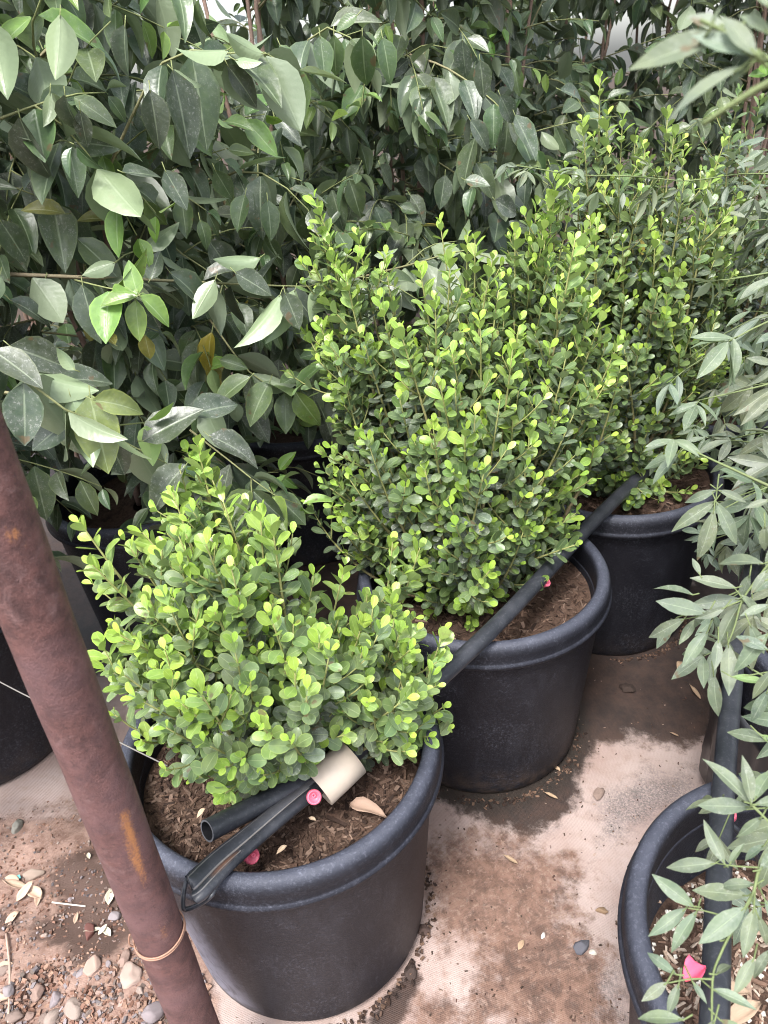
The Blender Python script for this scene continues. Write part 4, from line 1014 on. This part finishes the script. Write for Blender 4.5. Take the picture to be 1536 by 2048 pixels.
# ------------------------------------------------------------------ irrigation lines
def arr_alpha(n, col=None): return (1, 1, 1, 1)
PR = .0145
def irrigation():
    e = empty('irrigation_pipe', tuple(PZ(880, 1350, .44)), 'black irrigation pipe lying across the rims of the row of pots, its end folded back', 'pipe', 'irrigation pipes')
    base = np.array(e.location)
    pts = [PZ(1292, 940, .440), PZ(1180, 1050, .440), PZ(1020, 1222, .441), PZ(900, 1338, .440), PZ(800, 1425, .432), PZ(700, 1512, .415), PZ(655, 1556, .405)]
    mb = MB(); mb.tube(smooth_path(pts, 60) - base, PR, 18); mb.build('main_tube', M_PIPE, e)
    # open free end
    q = smooth_path([PZ(668, 1536, .396), PZ(600, 1570, .400), PZ(500, 1618, .415), PZ(414, 1662, .436)], 30) - base
    mb = MB(); mb.tube(q, .0150, 20, cap=False)
    qi = q[::-1][:8]; mb.tube(qi, np.linspace(.0125, .0125, 8), 20, (.012, .012, .014, 0), cap=False)
    # annular lip
    T = unit(q[-1] - q[-2]); a = unit(cross(T, UPV)); b = cross(T, a); an = np.linspace(0, 2 * np.pi, 20, endpoint=False)
    ring = lambda r: q[-1] + r * (np.cos(an)[:, None] * a + np.sin(an)[:, None] * b)
    j = np.arange(20); k = (j + 1) % 20
    mb.add(np.r_[ring(.0150), ring(.0125)], np.c_[j, k, 20 + k, 20 + j], None, (.16, .16, .17, .5))
    mb.build('free_end', M_PIPE, e)
    # flattened, folded-over tail: a two-lobed cross-section that widens towards the fold
    A = [PZ(650, 1560, .398), PZ(580, 1612, .402), PZ(500, 1676, .414), PZ(440, 1726, .428), PZ(398, 1768, .437), PZ(388, 1778, .436)]
    q = smooth_path(A, 90) - base; n = len(q); ns = 96; an = np.linspace(0, 2 * np.pi, ns, endpoint=False); V = []; C = []
    for i in range(n):
        f = i / (n - 1); T = unit(q[min(n - 1, i + 1)] - q[max(0, i - 1)]); s = unit(cross(T, UPV)); nn = cross(s, T)
        g = min(1, f * 2.2); pinch = 1 - .35 * max(0, (f - .93) / .07) ** 2
        w = (.0135 + .0080 * min(1, f * 1.4)) * pinch; th = (.0130 - .0045 * g) * pinch
        x = np.cos(an); y = np.sin(an)
        one = np.sqrt(np.clip(1 - x * x, 0, 1))
        ctr = np.where(x < -.15, -.575, .425); hw = np.where(x < -.15, .425, .575)
        two = np.sqrt(np.clip(1 - ((x - ctr) / hw) ** 2, 0, 1)) * np.where(x < -.15, .85, 1.0)
        h = (one * (1 - g) + np.maximum(two, .12) * (one > .02) * g) * np.sign(y)
        V.append(q[i] + w * x[:, None] * s + th * h[:, None] * nn)
        c = np.ones((ns, 4))
        for xc, f0, al in ((-.15, .1, .55), (-.60, .5, .6), (.62, .3, .75)):
            m = (np.abs(x - xc) < .035) & (y > 0) & (f > f0); c[m] = (.40, .33, .28, al)
        ru = .5 * np.clip(1 - ((x + .45) / .3) ** 2 - ((f - .62) / .13) ** 2, 0, 1) * (y > 0)
        c = np.where((ru > .02)[:, None] & (c[:, 3:] > .9), np.c_[np.tile((.22, .10, .055), (ns, 1)), 1 - ru], c)
        dusty = .35 * np.clip(1 - f / .4, 0, 1) * (y > 0) * (x > 0)
        c = np.where((dusty > .02)[:, None] & (c[:, 3:] > .9), np.c_[np.tile((.30, .29, .30), (ns, 1)), 1 - dusty], c)
        C.append(c)
    V.append(q[-1][None] + .004 * unit(q[-1] - q[-2])); C.append(np.ones((1, 4)))
    V = np.concatenate(V); j = np.arange(ns); k = (j + 1) % ns
    Q = np.concatenate([np.c_[i * ns + j, (i + 1) * ns + j, (i + 1) * ns + k, i * ns + k] for i in range(n - 1)])
    T3 = np.c_[np.full(ns, n * ns), (n - 1) * ns + k, (n - 1) * ns + j]
    mb = MB(); mb.add(V, Q, T3, np.concatenate(C)); mb.build('folded_tail', M_PIPE, e)
    # thin tie looped through the fold
    mb = MB()
    L = [PZ(400, 1738, .424), PZ(380, 1748, .436), PZ(369, 1775, .436), PZ(366, 1812, .420), PZ(374, 1818, .414), PZ(400, 1808, .420), PZ(424, 1790, .432), PZ(432, 1770, .430)]
    mb.tube(smooth_path(L, 44) - base, .0030, 8); mb.build('tie_loop', M_PIPE, e)
    # beige collar of cut pipe holding the fold
    c0, c1 = PZ(634, 1572, .412), PZ(702, 1508, .428); T = unit(c1 - c0); s = unit(cross(T, UPV)); nn = cross(s, T)
    se = empty('pipe_collar', tuple((c0 + c1) / 2), 'beige plastic collar slipped over the folded pipe in the near pot', 'collar'); sb = np.array(se.location)
    V = []; an = np.linspace(0, 2 * np.pi, 36, endpoint=False)
    prof = [(0, .0285), (.0, .0300), (.0015, .0305), (1, .0305), (1.0, .0300), (1.0, .0280), (0, .0280)]
    for f, rr in prof:
        cc = c0 + (c1 - c0) * f - nn * .008
        V.append(cc + rr * (np.cos(an)[:, None] * s * .95 + np.sin(an)[:, None] * nn))
    V = np.concatenate(V) - sb; ns = 36; j = np.arange(ns); k = (j + 1) % ns
    Q = np.concatenate([np.c_[i * ns + j, (i + 1) * ns + j, (i + 1) * ns + k, i * ns + k] for i in range(len(prof) - 1)])
    mb = MB(); mb.add(V, Q); mb.build('tube', M_SLEEVE, se)
    return e
irrigation()
def dripper(p, axis, label, r=.0105):
    e = empty('drip_emitter', tuple(p), label, 'drip emitter', 'pink drip emitters')
    T = unit(axis); a = unit(cross(T, RIGHT0)); b = cross(T, a)
    M = Matrix(((a[0], b[0], T[0], p[0]), (a[1], b[1], T[1], p[1]), (a[2], b[2], T[2], p[2]), (0, 0, 0, 1)))
    e.matrix_world = M
    mb = MB(); mb.lathe([(.0004, -.008), (r * .8, -.008), (r, -.006), (r, .003), (r * .9, .005), (r * .72, .0055), (r * .66, .0035), (.0004, .0035)], 32); mb.build('cap', M_PINK, e)
    mb = MB(); mb.lathe([(.0030, .003), (.0032, .0085), (.0022, .009), (.0012, .0075), (.0004, .006)], 16); o = mb.build('nozzle', M_PINK, e); o.location = (.0025, .001, 0)
    mb = MB(); mb.lathe([(.0025, -.022), (.0025, -.007)], 10); mb.build('barb', M_PINK, e)
tocam = lambda p: CAMP - p
p = PZ(628, 1594, .418); dripper(p, tocam(p) + np.array([.1, -.1, 0]), 'pink drip emitter beside the beige collar')
p = PZ(503, 1712, .385); dripper(p, np.array([.5, -.5, .4]), 'pink drip emitter under the folded pipe tail')
p = PZ(1092, 1166, .432); dripper(p, np.array([.5, -.5, .5]), 'pink drip emitter on the pipe over the wet-stained pot', .0075)
p = PZ(1460, 1630, .425); dripper(p, np.array([-.3, -.3, .8]), 'pink drip emitter on the pipe over the pale mulch pot', .008)
def pipe2():
    pts = [PZ(1425, 2130, .440), PZ(1432, 1960, .440), PZ(1438, 1750, .440), PZ(1448, 1560, .438), PZ(1462, 1400, .439), PZ(1478, 1270, .440), PZ(1520, 1080, .440), PZ(1560, 960, .440)]
    b = pts[2]; o = MB(); o.tube(smooth_path(pts, 60) - b, PR, 18)
    e = empty('irrigation_pipe', tuple(b), 'black irrigation pipe crossing the pots of narrow-leaved shrubs', 'pipe', 'irrigation pipes')
    o.build('main_tube', M_PIPE, e)
    mb = MB(); mb.tube(smooth_path([PZ(1450, 1640, .43), PZ(1480, 1665, .41), PZ(1505, 1700, .36), PZ(1530, 1745, .29)], 20) - b, .0035, 8); mb.build('drip_line', M_PIPE, e)
pipe2()
# grey wire from the left to the near pot
mb = MB(); q = smooth_path([PD(-120, 1300, 1.35), PD(0, 1364, 1.28), PD(80, 1405, 1.22), PD(250, 1490, 1.14), PD(335, 1532, 1.12)], 40)
mb.tube(q - q[-1], .0011, 5); o = mb.build('tie_wire', M_STRING); o.location = q[-1]
tag(o, 'thin grey wire running from behind the rusty pipe into the near pot', 'wire')

# torn liner at pot 4b
def liner():
    e = []
    a = np.linspace(2.2, 4.6, 30); V = []; zs = np.linspace(0, 1, 10)
    for i, t in enumerate(a):
        for z in zs:
            r = .242 + .012 * math.sin(t * 7) * z + .006 * math.sin(t * 23 + z * 4)
            hh = .30 + .05 * math.sin(t * 3.1) + .02 * math.sin(t * 11)
            V.append((r * math.cos(t), r * math.sin(t), .01 + z * hh))
    idx = np.arange(300).reshape(30, 10)
    Q = np.stack([idx[:-1, :-1], idx[1:, :-1], idx[1:, 1:], idx[:-1, 1:]], -1).reshape(-1, 4)
    o = link('torn_liner', raw_mesh('torn_liner', V, Q, M_BAG)); o.location = (*C4, 0)
    s = o.modifiers.new('thick', 'SOLIDIFY'); s.thickness = .0015
    tag(o, 'torn black plastic liner wrapped round the pot behind the pale mulch pot', 'plastic liner')
liner()

# ------------------------------------------------------------------ stones, litter
def stone_mesh(seed, c):
    r = np.random.default_rng(seed)
    n, m = 13, 20; V = []
    f = r.normal(0, 1.3, (6, 3)); ph = r.uniform(0, 6, 6)
    for i in range(1, n):
        th = math.pi * i / n
        for j in range(m):
            a = 2 * math.pi * j / m; V.append((math.sin(th) * math.cos(a), math.sin(th) * math.sin(a), math.cos(th)))
    V += [(0, 0, 1), (0, 0, -1)]; V = np.array(V)
    V *= (1 + .16 * np.sin(V @ f.T * 1.6 + ph).sum(1) / 2)[:, None]
    for k in range(9):   # flat facets
        nrm = unit(r.normal(size=3)); d = V @ nrm; lim = r.uniform(.55, .85); V -= np.where(d > lim, d - lim, 0)[:, None] * nrm
    V += .018 * np.sin(V[:, ::-1] * 9 + ph[:3]) + r.normal(0, .008, V.shape)
    j = np.arange(m); k = (j + 1) % m
    Q = np.concatenate([np.c_[i * m + j, (i + 1) * m + j, (i + 1) * m + k, i * m + k] for i in range(n - 2)])
    T = np.r_[np.c_[np.full(m, len(V) - 2), j, k], np.c_[np.full(m, len(V) - 1), (n - 2) * m + k, (n - 2) * m + j]]
    mb = MB(); mb.add(V, Q, T, (*c, 1)); return mb.mesh('stone', M_STONE, smooth=True)
def stone(px, py, size, c, label, group=None, seed=0, asp=(1, .75, .6)):
    p = PG(px, py); sc = size / 2
    o = link('stone', stone_mesh(seed, c)); o.scale = (sc * asp[0], sc * asp[1], sc * asp[2])
    o.location = (p[0], p[1], p[2] + sc * asp[2] * .45); o.rotation_euler = (0, 0, seed * 1.7)
    tag(o, label, 'stone', group)
GS_ = 'loose stones on the bare dirt'
PINKS = [(.32, .225, .19), (.28, .24, .25), (.34, .27, .235), (.24, .18, .155), (.29, .255, .265)]
stone(33, 1658, .036, (.26, .25, .22), 'smooth grey-brown stone lying on the dirt, with bare ground around it', None, 1)
stone(68, 1755, .044, (.36, .28, .23), 'long tan stone among dry leaves on the dirt', None, 2, (1.1, .5, .5))
stone(180, 1868, .030, (.16, .07, .06), 'dark red stone beside white leaf scraps on dark dirt', None, 3)
stone(188, 1940, .034, (.44, .31, .26), 'rounded pink stone on dark dirt near the rusty pipe', None, 4, (1, .9, .8))
stone(268, 1957, .048, (.46, .35, .30), 'large pale pink stone against the rusty pipe', None, 5, (1.1, .7, .6))
stone(1162, 1898, .030, (.11, .11, .13), 'dark blue-grey pebble on the stained mat', None, 6, (1, .85, .7))
stone(1185, 1906, .014, (.62, .57, .50), 'small white pebble next to the dark blue-grey pebble', None, 7)
stone(1195, 1590, .034, (.26, .19, .16), 'knobbly brown stone lying at the edge of the wet stain', None, 8)
stone(1204, 1823, .020, (.28, .19, .12), 'rusty brown pebble on the pale mat near the mulch pot', None, 9)
stone(1086, 1873, .013, (.62, .58, .54), 'lone small white pebble in the brown stain', None, 10)
stone(846, 1862, .028, (.10, .065, .055), 'dark brown clod against the scuffed pot', None, 11)
stone(822, 1945, .034, (.06, .042, .036), 'wet dark clod at the foot of the scuffed pot', None, 12)
stone(1255, 1380, .040, (.05, .034, .028), 'dark muddy clod in the wet stain', None, 13, (1, .8, .45))
for i, (x, y, s) in enumerate([(75, 1985, .034), (115, 2000, .032), (150, 2022, .036), (90, 2040, .028), (232, 1835, .026), (250, 1925, .030), (310, 2030, .040), (280, 1985, .022), (10, 1945, .028), (20, 1985, .026), (60, 2035, .022), (218, 1930, .014), (105, 2035, .03), (30, 2035, .03), (160, 1950, .018), (200, 1985, .016), (140, 1800, .012), (92, 1872, .014), (210, 1800, .011)]):
    stone(x, y, s, PINKS[i % 5], 'pale pinkish stone among the gravel at the foot of the rusty pipe', GS_, 20 + i, (1, rnd(.65, .9), rnd(.5, .75)))
mb = MB(); r = np.random.default_rng(5); tries = 0
for i in range(5200):
    u, v = r.uniform(-60, 420), r.uniform(1600, 2100)
    if r.random() > np.clip((v - 1590) / 160, 0, 1) * (1 if v > 1900 else .55): continue
    p = PG(u, v); s = r.uniform(.002, .0065) * (1.5 if v > 1930 else 1)
    if math.hypot(*(p[:2] - C0)) < .215: continue
    c = np.array(PINKS[r.integers(5)]) * r.uniform(.35, .95) if r.random() < .45 else np.array([(.13, .07, .05), (.20, .11, .08), (.30, .19, .14)][r.integers(3)])
    flake(mb, p + np.array([0, 0, s * .25]), s, s * r.uniform(.5, .9), s * r.uniform(.35, .7), r.uniform(0, 6.3), r.normal(0, .4), r.normal(0, .4), (*c, 1))
o = mb.build('gravel', M_STONE, smooth=False); tag(o, 'fine pink and brown gravel strewn over the dirt', 'gravel', kind='stuff')
mb = MB()
for i in range(520):
    u, v = r.uniform(840, 1420), r.uniform(1330, 2090); p = PG(u, v); s = r.uniform(.001, .0034)
    c = np.array([(.06, .04, .03), (.12, .075, .055), (.30, .22, .18), (.09, .05, .04)][r.integers(4)]) * r.uniform(.6, 1.2)
    flake(mb, p + np.array([0, 0, s * .2]), s * r.uniform(1, 2.2), s, s * .5, r.uniform(0, 6.3), r.normal(0, .3), r.normal(0, .3), (*c, 1))
for k, (cc, rr) in enumerate(((C1, .213), (C0, .213), (C2, .213))):       # soil that has washed out round the feet of the pots
    for i in range(300):
        a = r.uniform(-2.9, .5); d = rr - .004 + abs(r.normal(0, .010)); s = r.uniform(.002, .006)
        c = np.array([(.05, .03, .022), (.09, .055, .04), (.16, .10, .07), (.035, .022, .018)][r.integers(4)]) * r.uniform(.7, 1.2)
        flake(mb, np.array([cc[0] + d * math.cos(a), cc[1] + d * math.sin(a), -.015]), s * 1.5, s, s * .5, r.uniform(0, 6.3), r.normal(0, .4), r.normal(0, .4), (*c, 1))
o = mb.build('soil_crumbs', M_CHIP, smooth=False); tag(o, 'dark soil crumbs and bark bits scattered over the mat', 'crumbs', kind='stuff')

DRY = [template('ovate', .42, 4, 6, .25, .5, .2, .4, .02), template('ovate', .38, 4, 6, -.2, .35, .3, -.5, .03), template('lance', .34, 4, 6, .35, .6, .1, .6, .02)]
_dry = [None] * 3
def dry_leaf(p, L, yaw, c, label, group=None, k=0, tilt=0.1):
    V, Q, U = DRY[k]
    o = link('dry_leaf', raw_mesh('dry_leaf', V, Q, M_DRY, uv=U, tint=np.tile((*c, 1), (len(V), 1)))); o.scale = (L, L, L); o.location = p + np.array([0, 0, .004]); o.rotation_euler = (tilt, .15, yaw)
    s = o.modifiers.new('thick', 'SOLIDIFY'); s.thickness = .006
    tag(o, label, 'dry leaf', group)
p = PZ(700, 1612, .352); dry_leaf(p, .058, -1.95, (.36, .25, .19), 'large curled brown leaf on the soil of the scuffed pot', k=0, tilt=.15)
for (x, y, L, yw) in ((632, 1645, .014, 1), (575, 1695, .018, 2.2), (380, 1550, .022, .3), (412, 1620, .018, 2.5)):
    dry_leaf(PZ(x, y, .352), L, yw, (.55, .42, .30), 'tiny pale dry leaf on the soil of the scuffed pot', 'dry leaves in the scuffed pot', 0)
GD = 'dry leaves on the dirt'
for (x, y, L, yw, k) in ((40, 1770, .045, 1.2, 0), (55, 1780, .05, 1.4, 1), (85, 1800, .05, 1.0, 0), (35, 1805, .04, -.5, 1), (75, 1815, .04, .2, 2), (40, 1825, .035, 2.6, 0), (150, 1850, .02, 0, 1), (28, 1930, .035, 1.7, 2), (20, 2000, .05, 1.6, 2)):
    dry_leaf(PG(x, y), L, yw, np.array((.50, .36, .27)) * rnd(.75, 1.15), 'curled tan dry leaf on the dirt near the long tan stone', GD, k)
for (x, y, L, yw, k) in ((218, 1812, .04, .1, 0), (205, 1860, .03, 1.9, 1), (222, 1875, .028, .8, 0), (198, 1872, .02, -.6, 1), (180, 1720, .018, .5, 0)):
    dry_leaf(PG(x, y), L, yw, np.array((.58, .54, .43)) * rnd(.85, 1.1), 'whitish dry leaf scrap on the dark dirt beside the rusty pipe', GD, k)
for (x, y, L, yw, k) in ((1035, 1730, .03, 1.1, 1), (1037, 1902, .022, -.6, 0), (1360, 1325, .03, 2.6, 0), (1357, 1475, .02, 1.2, 1), (1400, 1400, .04, .4, 1), (1120, 1545, .02, .6, 0), (1115, 1600, .03, 1.2, 1)):
    dry_leaf(PG(x, y), L, yw, np.array((.42, .30, .20)) * rnd(.8, 1.1), 'small tan dry leaf on the stained mat', 'dry leaves on the mat', k)
for (x, y, L, yw, k) in ((1310, 1790, .045, 1.5, 0), (1322, 1810, .04, 1.2, 1), (1365, 1715, .03, .6, 0), (1390, 1720, .03, 1.2, 1), (1500, 1990, .06, 1.4, 2), (1520, 2010, .06, 1.9, 2), (1340, 1740, .03, 0, 0)):
    dry_leaf(PZ(x, y, .285), L, yw, np.array((.45, .33, .24)) * rnd(.75, 1.1), 'tan dry leaf on the pale mulch', 'dry leaves in the mulch pot', k)
# white stem, teal scrap, fallen petal
mb = MB(); q = smooth_path([PG(105, 1807) + UPV * .004, PG(140, 1812) + UPV * .005, PG(172, 1815) + UPV * .004], 10); mb.tube(q - q[0], .0015, 5, (.62, .58, .52, 1)); o = mb.build('dry_stalk', M_DRY); o.location = q[0]; tag(o, 'thin whitish dry stalk on the dark dirt', 'stalk')
mb = MB(); q = smooth_path([PG(14, 1870) + UPV * .004, PG(22, 1950) + UPV * .006, PG(18, 2048) + UPV * .004], 10); mb.tube(q - q[0], .0022, 5, (.42, .31, .25, 1)); o = mb.build('dry_stalk', M_DRY); o.location = q[0]; tag(o, 'long tan dry stalk among the gravel stones', 'stalk')
mb = MB(); flake(mb, np.zeros(3), .012, .010, .0015, .4, .2, .1, (1, 1, 1, 1)); o = mb.build('plastic_scrap', M_TEAL, smooth=False); o.location = PG(37, 1758) + UPV * .006; tag(o, 'tiny teal plastic scrap among dry leaves', 'scrap')
V, Q, U = template('obov', .8, 6, 6, .3, .5, .4, .5, .09)
for k, (x, y, yw) in enumerate(((1412, 1937, 1.9),)):
    o = link('fallen_petal', raw_mesh('petal', V, Q, M_PETAL, uv=U, tint=np.ones((len(V), 4)))); o.scale = (.026, .026, .03); o.location = PZ(x, y, .455); o.rotation_euler = (.2, .35, yw)
    s = o.modifiers.new('thick', 'SOLIDIFY'); s.thickness = .008
    tag(o, 'crumpled pink petal caught on the pipe over the mulch pot', 'petal')
